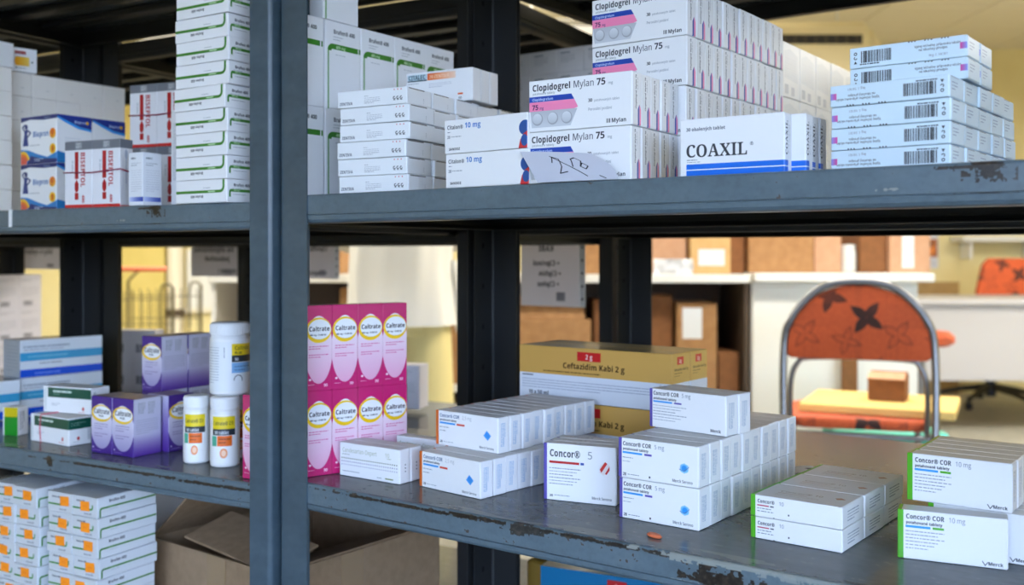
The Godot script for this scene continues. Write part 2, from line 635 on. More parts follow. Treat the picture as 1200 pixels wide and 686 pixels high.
# ------------------------------------------------------------------ the prints
func make_designs() -> void:
	var blue := Color(0.05, 0.42, 0.86)
	var a := Art.new(self, 116, 62, 21, WHITE, 3.6)
	a.face("front").text(7, 13, "30 obalených tablet", 4.6, Color(0.3, 0.32, 0.38), "b").text(6.5, 41.5, "COAXIL", 19, INK, "sb", 0, 0.93).text(79, 32, "®", 5, INK)
	a.fine(8, 44, 20, 1, 2, GREY, 0.6).fine(8, 46.3, 27, 1, 2, GREY, 0.6)
	a.rect(7.5, 49, 110, 5.4, blue).rect(7.5, 55.6, 110, 5.6, blue)
	a.face("right").text(9, 44, "COAXIL", 9, INK, "sb", 90).fine(13, 12, 30, 2, 1.6, GREY, 0.5, true).rect(0, 49, 10, 5.4, blue).rect(0, 55.6, 10, 5.6, blue)
	a.face("left").rect(0, 49, 30, 5.4, blue).rect(0, 55.6, 30, 5.6, blue)
	design("coaxil", a)

	a = Art.new(self, 136, 60.5, 24, WHITE, 3.4)
	a.face("front").text(4.5, 12.5, "Clopidogrel", 10.6, Color(0.12, 0.14, 0.2), "b", 0, 0.9).text(60, 12.5, "Mylan", 10.6, Color(0.25, 0.27, 0.33), "", 0, 0.98).text(91, 12.5, "75", 11, Color(0.1, 0.12, 0.18), "b").text(106, 12.5, "mg", 4.5, GREY)
	a.text(5, 17, "potahované tablety", 3.4, GREY)
	a.poly([[0, 19], [58, 19], [62, 25.5], [0, 25.5]], Color(0.1, 0.27, 0.66)).text(4, 24, "Clopidogrelum", 4.2, Color(0.85, 0.9, 1), "b")
	a.poly([[0, 25.5], [62, 25.5], [67, 35], [62, 36.5], [0, 36.5]], Color(0.95, 0.53, 0.7)).text(4, 34.6, "75", 8, Color(0.2, 0.12, 0.3), "b").text(14.5, 34.6, "mg", 4.2, Color(0.3, 0.2, 0.4))
	a.poly([[2, 36.5], [66, 36.5], [57, 56], [4, 56]], Color(0.72, 0.74, 0.77), Color(0.8, 0.82, 0.85))
	for x in [12.0, 33.0, 52.0]:
		a.ell(x, 46, 7.4, 7.4, Color(0.63, 0.65, 0.68)).ell(x - 0.5, 45.4, 6.3, 6.3, Color(0.85, 0.87, 0.89), Color(0.74, 0.76, 0.79))
	a.text(80, 31, "30", 5.4, INK, "b").text(88, 31, "potahovaných tablet", 3.6, GREY).text(80, 41, "Perorální podání", 4, GREY)
	a.rect(104, 51.8, 1.1, 4.6, INK).rect(105.8, 51.8, 1.1, 4.6, INK).rect(107.6, 51.8, 1.1, 4.6, INK).text(110, 56.5, "Mylan", 6.4, INK, "b")
	a.face("right").text(11, 42, "Clopidogrel Mylan 75", 3.9, INK, "b", 90).fine(14, 6, 26, 1, 2, GREY, 0.6, true)
	a.poly([[14, 60], [14, 42], [18, 36], [18, 60]], Color(0.1, 0.27, 0.66)).poly([[18, 60], [18, 36], [22, 42], [22, 60]], Color(0.95, 0.53, 0.7))
	design("clopidogrel", a)

	a = Art.new(self, 131, 42.4, 20, WHITE, 3.2)
	a.face("front").text(4, 12, "Citalon®", 7, Color(0.25, 0.27, 0.32), "b", 0, 0.9).text(33, 11.5, "10 mg", 9, Color(0.14, 0.42, 0.75), "b").fine(5, 15, 9, 1, 2, GREY).text(4, 23.5, "28", 5, GREY, "b").fine(11, 21, 28, 1, 2, GREY, 0.9).text(7, 38.5, "SANDOZ", 4.8, INK, "b")
	a.ell(128, 18, 9, 9, Color(0.16, 0.33, 0.6)).ell(131, 32, 9, 7.5, Color(0.16, 0.33, 0.6)).poly([[118, 43], [121, 32], [126, 25], [131, 22], [131, 43]], Color(0.8, 0.2, 0.22)).ell(127, 33, 5, 7, Color(0.16, 0.33, 0.6))
	design("citalon", a)

	a = Art.new(self, 114, 22.7, 60, Color(0.9, 0.92, 0.94), 3.2)
	a.face("front").text(3.5, 19, "ZENTIVA", 5.2, Color(0.3, 0.33, 0.4), "b").fine(45, 8, 12, 1, 2, GREY, 0.7).fine(45, 11, 26, 4, 2.2, Color(0.66, 0.68, 0.72), 0.7)
	for x in 3:
		a.ring(94 + x * 5.5, 14, 1.1, 2.2, 0, 300, INK).rect(92.5 + x * 5.5, 16.5, 3.5, 0.8, INK).ell(94 + x * 5.5, 3, 0.8, 0.8, Color(0.8, 0.25, 0.2))
	a.face("right").rect(5, 0.6, 38, 1.3, Color(0.2, 0.2, 0.22)).fine(40, 12, 1, 5, 1.6, GREY)
	design("zentiva", a)

	a = Art.new(self, 118, 48, 23, WHITE, 3.2)
	a.face("front").rect(3, 3, 35, 8.5, Color(0.72, 0.82, 0.86)).text(4, 10.6, "CITALEC", 8.6, Color(0.12, 0.2, 0.26), "b", 0, 0.9).rect(3, 11.5, 35, 2, Color(0.1, 0.18, 0.22))
	a.fade(39, 3, 50, 10, Color(0.9, 0.36, 0.1), Color(0.97, 0.86, 0.78), false).text(42, 10.6, "20 ZENTIVA", 6.5, Color(1, 0.85, 0.72), "b")
	a.fine(4, 16, 34, 1, 2, GREY).fine(42, 18, 40, 3, 2.6, Color(0.72, 0.74, 0.78)).rect(93, 36, 9, 2.4, Color(0.9, 0.36, 0.1)).text(94, 45, "60", 5, INK)
	design("citalec", a)

	# green-line cartons: flat (upside-down front), upright, and end-on with a sticker
	var green := Color(0.2, 0.49, 0.13)
	a = Art.new(self, 113, 34, 70, WHITE, 3.0)
	a.face("front").rect(0, 15.5, 99, 4.0, green).ring(99, 10.5, 5, 9, 0, 90, green).rect(104, 0, 4.0, 10.5, green).rect(72, 16.6, 16, 1.6, Color(0.75, 0.88, 0.7)).fine(62, 11.5, 26, 1, 2, GREY, 0.7).text(62, 22.5, "Brufen 400", 5.4, INK, "b", 180)
	a.face("right").text(12, 10.5, "Brufen 400", 6, INK, "b").fine(10, 13, 30, 1, 2, GREY, 0.7).rect(9, 14.5, 61, 4, green).ring(9, 19.5, 1.6, 5, 180, 270, green).rect(4.0, 19, 3.0, 7, green).text(12, 17.8, "400 mg", 3.4, Color(0.85, 0.95, 0.8), "b").fine(12, 22, 42, 1, 2, GREY, 0.6)
	design("brufen_flat", a)

	for q in [[73.5, "brufen_upright"], [48.0, "brufen_slim"]]:
		var e: float = q[0] - 73.5
		a = Art.new(self, q[0], 128.6, 28, WHITE, 2.8)
		a.face("front").text(16 + e, 18, "Brufen® 400", 8.2, INK, "b", 0, 0.9).fine(16 + e, 22, 34, 1, 2, GREY, 0.9).fine(16 + e, 26, 25, 1, 2, GREY, 0.9)
		a.rect(15 + e, 33, 52, 7.6, green).ring(15 + e, 43.5, 3, 10.5, 180, 270, green).rect(4.5 + e, 43, 3, 90, green.lerp(WHITE, 0.35)).text(21 + e, 39.2, "400 mg", 5.8, Color(0.85, 0.95, 0.8), "b").rect(69 + e, 33, 3, 7.6, green).fine(21 + e, 48, 32, 1, 2, Color(0.7, 0.72, 0.75), 0.9)
		design(q[1], a, "medicine_carton", "top")

	a = Art.new(self, 59, 32, 119, Color(0.88, 0.9, 0.92), 2.6)
	a.face("front").all(Color(0.78, 0.79, 0.8)).rect(0, 18, 44, 2.8, green).ring(44, 15.5, 2.5, 5.3, 0, 90, green).rect(46.5, 12, 2.8, 3.5, green).text(10, 9, "Brufen 400", 4.2, INK, "b", 0, 0.9).text(28, 28, "Brufen 400", 3.4, INK)
	a.face("right").text(22, 10, "Brufen 400", 6, INK, "b").rect(9, 16, 110, 3, green).ring(9, 21, 2, 5, 180, 270, green).rect(4, 21, 2.6, 11, green).text(22, 18.8, "400 mg", 3, Color(0.85, 0.95, 0.8)).fine(24, 21.5, 28, 1, 2, GREY, 0.6)
	design("brufen_end", a)

	a = Art.new(self, 116.5, 21.6, 47, Color(0.84, 0.92, 0.97), 3.4)
	a.face("front").bars(12, 4, 31, 12.5).fine(11, 17.3, 33, 1, 2, INK, 1.3)
	a.ring(6.2, 6.5, 0.9, 1.7, 0, 360, INK).ring(6.2, 11, 0.9, 1.7, 0, 250, INK).poly([[4.6, 17], [7.8, 17], [6.2, 14]], INK)
	a.text(66, 7.5, "Výdej léčivého přípravku vázán", 3.2, INK).text(70, 11.3, "na lékařský předpis", 3.2, INK).text(80, 17.5, "Reg. č. 58/301", 2.8, GREY)
	a.fade(110, 7, 6.5, 6.5, Color(0.85, 0.3, 0.6), Color(0.55, 0.6, 0.9), false)
	for x in [60, 63, 66, 76, 79, 82, 92, 95, 98]:
		a.rect(x, 0, 1.4, 1.2, INK)
	a.face("right").fine(8, 6, 18, 3, 3.2, Color(0.45, 0.55, 0.7), 0.8).rect(6, 0.6, 24, 0.8, Color(0.4, 0.45, 0.55))
	design("barcode_up", a)
	var b := Art.new(self, 116.5, 21.6, 47, Color(0.84, 0.92, 0.97), 3.4)
	b.im.copy_from(a.im)
	b.turned("front")
	design("barcode_down", b)

	# the concor cartons
	var violet := Color(0.36, 0.32, 0.66)
	var merck := func(q: Art, y: float) -> void:
		q.text(q.w - 34, y, "Merck Serono", 4.6, INK, "", 0, 0.92)
	var snow := func(q: Art, x: float, y: float) -> void:
		for i in 12:
			var g := TAU * i / 12.0
			q.ell(x + cos(g) * 3.4, y + sin(g) * 3.4, 2.1 + (i % 3) * 0.4, 2.1 + (i % 2) * 0.5, Color(0.45, 0.75, 0.95, 0.75))
		q.ell(x, y, 3.4, 3.4, Color(0.2, 0.58, 0.88)).line([[x - 6.5, y + 1.5], [x, y + 3.4], [x + 6, y - 2]], 0.6, Color(0.35, 0.4, 0.6))
	a = Art.new(self, 107, 48, 27.5, WHITE, 3.4)
	a.face("left").all(violet).face("front").rect(0, 0, 4.6, 48, violet).text(6, 9, "Concor® COR", 7, Color(0.22, 0.24, 0.28), "b", 0, 0.85).text(49, 9, "5 mg", 7, GREY, "", 0, 0.85).text(6, 14.4, "potahované tablety", 4.4, INK, "b", 0, 0.85)
	a.rect(6, 16.2, 27, 2.2, Color(0.2, 0.6, 0.9)).rect(36, 16.2, 10, 2.2, violet).fine(6, 23, 24, 1, 2, GREY).fine(6, 27.5, 18, 1, 2, GREY)
	snow.call(a, 89.0, 27.0)
	a.text(6, 45.2, "28", 4.6, INK, "b").fine(13, 43, 26, 1, 2, GREY).rect(42, 42.4, 2, 2.4, INK)
	merck.call(a, 44.5)
	a.face("right").fine(7, 9, 30, 5, 2.5, Color(0.6, 0.68, 0.78), 1.1, true)
	design("concor_violet", a)
	a = Art.new(self, 113, 49, 27, WHITE, 3.4)
	a.face("left").all(violet).face("front").rect(0, 0, 4.6, 54, violet).text(6, 8, "Concor® COR", 7, Color(0.22, 0.24, 0.28), "b", 0, 0.85).text(49, 8, "5 mg", 7, GREY, "", 0, 0.85).text(6, 13.4, "potahované tablety", 4.4, INK, "b", 0, 0.85)
	a.rect(6, 15, 29, 2, Color(0.2, 0.6, 0.9)).rect(38, 15, 11, 2, violet)
	for i in 6:
		a.fine(6, 20.5 + i * 3.6, 84 - (i % 3) * 14, 1, 2, Color(0.62, 0.65, 0.7), 1.0)
	a.text(91, 46, "Merck", 5, INK, "b")
	a.face("right").fine(7, 9, 32, 5, 2.5, Color(0.6, 0.68, 0.78), 1.1, true)
	design("concor_violet_text", a)
	var orange := Color(0.82, 0.4, 0.12)
	a = Art.new(self, 117, 48.5, 23.7, WHITE, 3.2)
	a.face("left").all(orange).face("front").rect(0, 0, 6, 48.5, orange).text(8, 9, "Concor® COR", 7, Color(0.3, 0.4, 0.55), "b", 0, 0.85).text(51, 9, "2,5 mg", 7, Color(0.7, 0.72, 0.75), "", 0, 0.85).text(8, 14, "potahované tablety", 4, INK, "b", 0, 0.85)
	a.rect(8, 16, 30, 2.4, Color(0.2, 0.6, 0.9)).rect(41, 16, 15, 2.4, Color(0.82, 0.25, 0.15)).fine(8, 22.5, 30, 1, 2, GREY).fine(8, 27.5, 20, 1, 2, GREY)
	a.poly([[97, 19.5], [105, 26], [99, 33], [91, 27]], Color(0.3, 0.65, 0.93)).ell(98, 26, 4, 4, Color(0.22, 0.56, 0.88))
	a.text(8, 45, "28", 4.6, INK, "b").fine(15, 43, 32, 1, 2, GREY)
	merck.call(a, 45.0)
	a.face("right").fine(6, 8, 32, 4, 2.6, Color(0.55, 0.7, 0.85), 1.2, true)
	design("concor_orange", a)
	a = Art.new(self, 98.5, 73.5, 20, WHITE, 3.4)
	a.face("left").all(violet).face("front").rect(0, 0, 4.8, 74, violet).text(8, 17, "Concor®", 12.5, Color(0.2, 0.22, 0.26), "b", 0, 0.8).text(60, 17, "5", 12.5, GREY)
	a.rect(8, 22.5, 41, 3, Color(0.72, 0.12, 0.12)).rect(51, 22.5, 4.5, 3, Color(0.2, 0.3, 0.6))
	for i in 6:
		a.fine(8, 31.5 + i * 4, 72 - (i % 3) * 9, 1, 2, Color(0.55, 0.58, 0.64), 1.1)
	a.poly([[77, 26], [83, 19], [90, 23], [88, 32], [82, 36], [76, 33]], Color(0.92, 0.88, 0.88)).poly([[77, 29], [84, 19], [87, 21], [79, 33]], Color(0.78, 0.16, 0.14)).poly([[84, 34], [90, 24], [90, 29], [86, 35]], Color(0.78, 0.16, 0.14))
	a.text(8, 69, "30", 4.4, INK, "b").fine(15, 66.5, 36, 1, 2, GREY)
	a.text(66, 68, "Merck Serono", 4.8, INK, "", 0, 0.92)
	a.face("top").text(14, 12, "Concor® 5", 7, GREY)
	a.face("right").fine(5, 10, 46, 4, 2.6, GREY, 0.9, true)
	design("concor_tall", a)
	var lime := Color(0.33, 0.68, 0.16)
	a = Art.new(self, 104, 24, 68, WHITE, 3.2)
	a.face("left").all(lime).face("front").rect(0, 0, 6, 24, lime).text(8, 8.5, "Concor®", 5.6, Color(0.25, 0.27, 0.3), "b", 0, 0.86).text(33, 8.5, "10", 5.6, GREY).rect(8, 10.6, 14, 1.3, Color(0.72, 0.2, 0.3)).rect(23.5, 10.6, 4, 1.3, INK).fine(8, 14, 28, 1, 2, GREY, 1).fine(8, 17.2, 32, 1, 2, GREY, 1).rect(44, 17, 1.6, 1.6, INK).rect(27, 23, 1.5, 1, INK)
	a.face("right").fine(16, 7, 36, 4, 3.2, Color(0.5, 0.53, 0.6), 1.1)
	a.face("top").rect(0, 0, 4.4, 68, lime).text(22, 38, "Concor® 10", 9, Color(0.62, 0.58, 0.54)).rect(22, 42, 34, 1.5, Color(0.75, 0.66, 0.6)).poly([[84, 32], [90, 28], [96, 33], [88, 38]], Color(0.72, 0.5, 0.4)).fine(22, 48, 50, 3, 3, Color(0.78, 0.76, 0.74))
	design("concor_flat", a)
	a = Art.new(self, 104, 51, 25, WHITE, 3.4)
	a.face("left").all(lime).face("front").rect(0, 0, 6, 52, lime).text(8, 9, "Concor® COR", 6.8, Color(0.22, 0.24, 0.28), "b", 0, 0.85).text(49, 9, "10 mg", 6.8, GREY, "", 0, 0.85).text(8, 14.4, "potahované tablety", 4.4, INK, "b", 0, 0.85)
	a.rect(8, 16, 24, 2.1, Color(0.25, 0.62, 0.92)).rect(34, 16, 11, 2.1, lime)
	for i in 6:
		a.fine(8, 21.5 + i * 3.5, 62 - (i % 2) * 10 - (i / 4) * 16, 1, 2, Color(0.55, 0.58, 0.64), 0.9)
	a.line([[81, 45], [83.5, 49], [86, 45.5]], 0.7, INK).text(86, 48.5, "Merck", 4.6, INK, "b")
	a.face("right").fine(7, 9, 32, 5, 2.5, Color(0.6, 0.68, 0.78), 1.0, true)
	a.face("top").rect(0, 0, 4.2, 25, lime)
	design("concor_lime", a, "medicine_carton", "right", 0.16)

	a = Art.new(self, 113.5, 47.5, 22.5, WHITE, 3.2)
	a.face("front").text(5, 13.5, "Candesartan-Oxpert", 8.4, Color(0.68, 0.7, 0.6), "", 0, 0.86).text(86, 13, "10", 8, Color(0.7, 0.72, 0.62)).fine(90, 14.5, 14, 1, 2, Color(0.7, 0.72, 0.62)).fine(5, 16, 24, 1, 2, Color(0.6, 0.62, 0.55))
	for x in 27:
		a.ell(4.5 + x * 4, 22, 0.95, 0.95, Color(0.32, 0.34, 0.2)).ell(4.5 + x * 4, 26.6, 0.85, 0.85, Color(0.45, 0.42, 0.6)).ell(4.5 + x * 4, 31.2, 0.85, 0.85, Color(0.58, 0.58, 0.7))
	a.fine(5, 40, 56, 1, 2, GREY, 0.8).fine(72, 42.5, 14, 1, 2, GREY, 0.9).rect(87, 42, 15, 1.8, Color(0.55, 0.58, 0.4))
	a.face("right").ell(12, 22, 1, 1, INK).ell(12, 26.6, 1, 1, INK).ell(12, 31.2, 1, 1, INK)
	design("dotted", a)

	var ochre := Color(0.8, 0.62, 0.32)
	a = Art.new(self, 280, 85.5, 56, Color(0.86, 0.88, 0.91), 1.9)
	for f in ["front", "right"]:
		a.face(f).rect(0, 0, 400, 44, ochre)
	a.face("front").rect(113, 6, 44, 14, Color(0.78, 0.13, 0.13)).text(128, 17, "2 g", 10, Color(0.95, 0.85, 0.82), "b").text(85, 33, "Ceftazidim Kabi 2 g", 12, Color(0.2, 0.14, 0.06), "b", 0, 1.02).fine(48, 38.5, 180, 1, 2, Color(0.3, 0.22, 0.1), 1.4)
	a.rect(6, 47, 22, 1.6, INK).fine(6, 53.5, 250, 4, 4.2, Color(0.55, 0.58, 0.66), 1.1).text(18, 78, "10 x 50 ml", 8.5, INK, "b").rect(252, 72, 8, 8, GREY).ring(262, 50, 2, 3.2, 0, 360, GREY)
	a.face("right").rect(16, 5, 20, 12, Color(0.78, 0.13, 0.13)).text(21, 14, "2g", 8, Color(0.95, 0.85, 0.82), "b").text(7, 26, "Ceftazidim Kabi 2 g", 4.6, Color(0.2, 0.14, 0.06), "b").fine(8, 29, 38, 1, 2, Color(0.3, 0.22, 0.1)).fine(7, 33, 30, 1, 2, Color(0.3, 0.22, 0.1))
	a.face("top").all(Color(0.72, 0.62, 0.44))
	design("ceftazidim", a, "vial_carton", "right", 0.25)

	# the two vitamin cartons: a lens of pale colour under a yellow ring
	var vitamin := func(q: Art, ground: Color, pale: Color, words2: String, w: float, h: float) -> void:
		q.all(ground)
		q.ell(w * 0.5, h * 0.52, w * 0.52, h * 0.4, Color(0.95, 0.94, 0.96), pale)
		q.ell(w * 0.5, h * 0.29, w * 0.48, h * 0.15, Color(0.93, 0.76, 0.1)).ell(w * 0.53, h * 0.28, w * 0.43, h * 0.118, Color(0.93, 0.94, 0.95))
		q.text(w * 0.12, h * 0.3, "Caltrate", w * 0.215, Color(0.1, 0.08, 0.14), "b", 0, 0.92)
		q.text(w * 0.36 if words2 == "PLUS" else w * 0.16, h * 0.355, words2, w * 0.1 if words2 == "PLUS" else w * 0.075, INK, "b")
	var plum := Color(0.25, 0.12, 0.5)
	a = Art.new(self, 51, 93, 56, plum, 3.2)
	vitamin.call(a.face("front"), plum, Color(0.6, 0.57, 0.74), "PLUS", 51.0, 93.0)
	a.fine(8, 44, 33, 3, 4, Color(0.45, 0.4, 0.6), 1.2).fine(8, 60, 33, 2, 4, Color(0.45, 0.4, 0.6), 1.2).fine(5, 88, 32, 1, 2, Color(0.75, 0.7, 0.85)).ell(5, 84, 1.4, 1.4, Color(0.85, 0.85, 0.9))
	a.face("right").fade(0, 0, 56, 60, Color(0.8, 0.8, 0.87), Color(0.76, 0.75, 0.86)).fade(0, 58, 56, 35, Color(0.76, 0.75, 0.86), Color(0.3, 0.16, 0.56)).fine(10, 6, 18, 5, 3, GREY, 1.1, true).fine(30, 6, 20, 5, 3, GREY, 1.1, true).fine(6, 34, 44, 7, 3.6, Color(0.6, 0.6, 0.7), 0.9)
	a.face("left").fade(0, 0, 56, 93, Color(0.76, 0.75, 0.86), Color(0.3, 0.16, 0.56))
	a.face("top").all(Color(0.66, 0.6, 0.62)).rect(0, 50, 60, 8, plum)
	design("plum", a, "vitamin_carton", "top", 0.3)
	var pink := Color(0.77, 0.13, 0.42)
	a = Art.new(self, 41.5, 122, 27, pink, 3.0)
	vitamin.call(a.face("front"), pink, Color(0.9, 0.66, 0.78), "600 mg + D 400 IU", 41.5, 122.0)
	a.fine(5, 58, 31, 2, 3.4, Color(0.82, 0.35, 0.58), 1.2).fine(5, 70, 31, 2, 3.4, Color(0.82, 0.35, 0.58), 1.2).text(28, 117, "90", 6, Color(0.96, 0.8, 0.88), "b").fine(4, 113, 18, 1, 2, Color(0.95, 0.7, 0.82)).ell(7, 106, 2, 1.6, Color(0.96, 0.85, 0.9))
	design("pink", a, "vitamin_carton", "top", 0.22, {"clearcoat_enabled": true, "clearcoat": 0.6, "clearcoat_roughness": 0.12})

	var fir := Color(0.03, 0.3, 0.24)
	a = Art.new(self, 113, 47.5, 43, WHITE, 2.8)
	a.face("front").rect(11, 2.5, 102, 17, fir).fine(24, 7, 72, 1, 2, Color(0.9, 0.96, 0.94), 3.6).fine(24, 14, 24, 1, 2, Color(0.7, 0.85, 0.8)).fine(20, 30, 20, 2, 3, GREY).ell(95, 37, 2.4, 3.4, Color(0.75, 0.15, 0.15)).fine(84, 43, 24, 1, 2, Color(0.8, 0.5, 0.5)).rect(2, 4, 6, 40, Color(0.84, 0.87, 0.88))
	a.face("right").rect(0, 2.5, 43, 17, fir).fine(4, 9, 28, 2, 3.5, Color(0.8, 0.92, 0.88)).ell(18, 36, 2.4, 3, Color(0.8, 0.2, 0.25)).fine(7, 41, 20, 1, 2, GREY).bars(36, 20, 6, 20, Color(0.75, 0.77, 0.8))
	design("fir", a, "ampoule_carton")
	b = Art.new(self, 113, 46, 43, WHITE, 2.8)
	b.im.copy_from(a.im.get_region(Rect2i(0, 0, b.im.get_width(), b.im.get_height())))
	b.face("right").all(WHITE).fine(6, 8, 30, 3, 2.2, GREY, 1, true)
	design("fir_plain", b, "ampoule_carton")
	a = Art.new(self, 178, 77, 70, Color(0.87, 0.9, 0.93), 2.4)
	a.face("front").fine(6, 12, 165, 1, 2, Color(0.62, 0.66, 0.72), 4.5).fine(8, 19, 140, 1, 2, Color(0.68, 0.7, 0.75), 3).rect(0, 26, 178, 17, Color(0.24, 0.62, 0.8)).fine(16, 33, 140, 1, 2, Color(0.5, 0.78, 0.88), 3).fine(40, 48, 80, 1, 2, GREY, 2).rect(0, 60, 178, 16, Color(0.1, 0.32, 0.8)).fine(30, 67, 90, 1, 2, Color(0.4, 0.55, 0.9), 4)
	a.face("left").all(Color(0.55, 0.6, 0.66)).fine(10, 12, 50, 8, 7, Color(0.45, 0.5, 0.57), 1.5)
	a.face("top").all(Color(0.4, 0.42, 0.45))
	design("silver", a, "infusion_carton", "left", 0.16)
	a = Art.new(self, 31, 51, 28, WHITE, 3.0)
	a.face("front").rect(3, 0, 28, 17, Color(0.78, 0.7, 0.05)).rect(3, 17, 28, 34, Color(0.06, 0.52, 0.13)).face("right").bars(7, 8, 2, 34).fine(12, 8, 32, 2, 4, INK, 1.4, true)
	design("yellow_green", a, "medicine_carton", "top")

	var navy := Color(0.08, 0.16, 0.42)
	a = Art.new(self, 108, 84.5, 69, WHITE, 2.6)
	a.face("front").poly([[0, 0], [108, 0], [108, 7], [70, 8], [30, 5], [0, 9]], navy).text(70, 6, "Biopron", 5, Color(0.8, 0.85, 0.95))
	a.ell(96, 33, 9, 9, Color(0.9, 0.45, 0.1), Color(0.95, 0.75, 0.15)).text(90, 39, "9", 15, Color(0.75, 0.2, 0.15), "b").text(37, 37, "Biopron", 13, Color(0.1, 0.35, 0.65), "b", 0, 0.95)
	a.fine(28, 51, 52, 1, 2, GREY, 1.4)
	a.ell(17, 18, 4.4, 4.6, navy).poly([[11, 23], [22, 23], [20, 32], [21.5, 40], [24, 52], [7, 52], [9, 40], [11, 32]], Color(0.12, 0.22, 0.5)).line([[11, 24], [6, 18], [13, 14]], 3, navy).line([[21, 24], [30, 29], [21, 36]], 3, navy)
	a.poly([[0, 58], [24, 60], [52, 68], [80, 74], [108, 66], [108, 85], [0, 85]], Color(0.12, 0.5, 0.78)).poly([[30, 70], [60, 76], [108, 78], [108, 85], [20, 85]], navy)
	a.ring(6, 84, 18, 23, 180, 340, Color(0.95, 0.75, 0.2)).ring(6, 84, 13, 18, 180, 340, Color(0.9, 0.45, 0.15)).ell(6, 84, 13, 13, Color(0.85, 0.35, 0.3)).ell(96, 60, 9, 9, Color(0.96, 0.76, 0.15)).ell(96, 60, 4, 6, Color(0.8, 0.4, 0.1)).fine(42, 76, 26, 2, 3, Color(0.85, 0.9, 0.95), 1.3)
	a.face("right").poly([[0, 0], [69, 0], [69, 22], [45, 19], [20, 10], [0, 3]], Color(0.05, 0.18, 0.55)).poly([[0, 3], [20, 10], [45, 19], [69, 22], [69, 26], [42, 23], [18, 14], [0, 6]], Color(0.2, 0.6, 0.9)).text(34, 13, "Biopron", 6, Color(0.85, 0.9, 0.98), "b").ell(60, 11, 3, 3, Color(0.95, 0.75, 0.2)).fine(16, 40, 30, 5, 5, Color(0.78, 0.8, 0.84), 1).poly([[0, 64], [30, 70], [69, 66], [69, 85], [0, 85]], Color(0.12, 0.5, 0.78))
	design("biopron", a, "supplement_carton", "top")
	a = Art.new(self, 61, 108, 27, Color(0.88, 0.89, 0.91), 2.8)
	var red := Color(0.66, 0.06, 0.1)
	for f in ["front", "right", "top"]:
		a.face(f).rect(0, 0, 90, 14 if f != "top" else 90, Color(0.42, 0.44, 0.48))
	a.face("front").rect(24, 2, 15, 10, Color(0.55, 0.57, 0.6)).fine(26, 3, 10, 4, 2.2, Color(0.8, 0.8, 0.82), 1).rect(23, 17, 8, 44, red).ell(27, 74, 4.6, 9, red).poly([[22, 70], [32, 70], [27, 62]], red).rect(23, 84, 8, 11, red).text(36, 17, "BISEPTOL", 13.5, red, "b", -90, 0.93).text(39, 87, "480", 8, red, "b", -90).text(16, 30, "20 tablet", 5, GREY, "", -90).rect(0, 103, 61, 5, Color(0.78, 0.14, 0.16))
	a.face("right").ell(13, 24, 3, 8, Color(0.66, 0.7, 0.78)).rect(12, 30, 2.4, 40, Color(0.7, 0.74, 0.82)).fine(6, 30, 50, 3, 7, Color(0.75, 0.78, 0.84), 1, true).rect(0, 105, 30, 3, Color(0.85, 0.5, 0.5))
	design("biseptol", a, "medicine_carton", "top")
	a = Art.new(self, 34, 82, 36, Color(0.88, 0.9, 0.93), 2.8)
	for f in ["front", "right"]:
		a.face(f).fine(6, 7, 20, 1, 2, GREY, 3).fine(6, 16, 22, 2, 3, GREY, 0.9).fade(2, 69, 32, 7, Color(0.75, 0.8, 0.95), Color(0.14, 0.24, 0.62), false).fine(6, 27, 25, 10, 3.6, Color(0.74, 0.76, 0.8), 0.9)
	design("blue_foot", a, "medicine_carton", "top")
	a = Art.new(self, 36, 150, 30, Color(0.88, 0.89, 0.91), 2.4)
	a.face("front").fine(5, 20, 90, 4, 3, Color(0.62, 0.65, 0.7), 1, true).text(20, 92, "480", 9, red, "b", -90).ell(24, 138, 4, 7, Color(0.82, 0.35, 0.15)).rect(22, 110, 4, 20, red)
	design("narrow", a, "medicine_carton", "top")
	a = Art.new(self, 50.5, 45, 52, Color(0.95, 0.94, 0.92), 2.2)
	a.face("front").fine(30, 28, 10, 1, 2, Color(0.65, 0.65, 0.65), 0.9)
	design("plain", a)
	a = Art.new(self, 47, 46, 50, WHITE, 3.0)
	a.face("front").fine(7, 6, 33, 1, 2, red, 6).fade(10, 17, 23, 17, Color(0.98, 0.68, 0.08), Color(0.96, 0.82, 0.4), false).ell(10, 25.5, 4, 8.5, Color(0.98, 0.68, 0.08)).rect(8, 37, 2.5, 2.5, INK).fine(12, 38, 26, 1, 2, INK, 1).rect(37, 24, 3, 3, Color(0.1, 0.3, 0.2))
	a.face("left").fine(8, 9, 34, 1, 2, red, 4).rect(38, 28, 10, 8, red)
	design("orange_pill", a)
	a = Art.new(self, 75, 86, 40, Color(0.96, 0.95, 0.94), 2.2)
	a.face("front").poly([[6, 14], [30, 8], [66, 16], [66, 60], [6, 56]], Color(0.9, 0.9, 0.9)).rect(8, 66, 16, 15, Color(0.75, 0.76, 0.78)).rect(36, 68, 15, 14, Color(0.78, 0.78, 0.8)).fine(8, 24, 50, 8, 4, Color(0.84, 0.84, 0.85), 1)
	design("pale", a, "medicine_carton", "top")
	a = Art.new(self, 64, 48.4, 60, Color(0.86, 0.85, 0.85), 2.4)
	a.face("front").fine(10, 7, 36, 1, 2, GREY, 3.5).fine(10, 14, 34, 4, 4.5, Color(0.6, 0.6, 0.62), 1)
	design("shade", a)
	a = Art.new(self, 95, 100, 60, Color(0.95, 0.94, 0.97), 1.8)
	a.face("front").fine(8, 14, 70, 2, 4, Color(0.7, 0.7, 0.74), 1.2).fine(8, 40, 76, 6, 5, Color(0.74, 0.74, 0.78), 1).bars(16, 82, 40, 14, Color(0.35, 0.35, 0.4))
	design("back_white", a)
	a = Art.new(self, 62, 82, 50, Color(0.95, 0.93, 0.96), 1.8)
	a.face("front").bars(10, 36, 28, 22, Color(0.3, 0.3, 0.36))
	design("back_barcode", a)
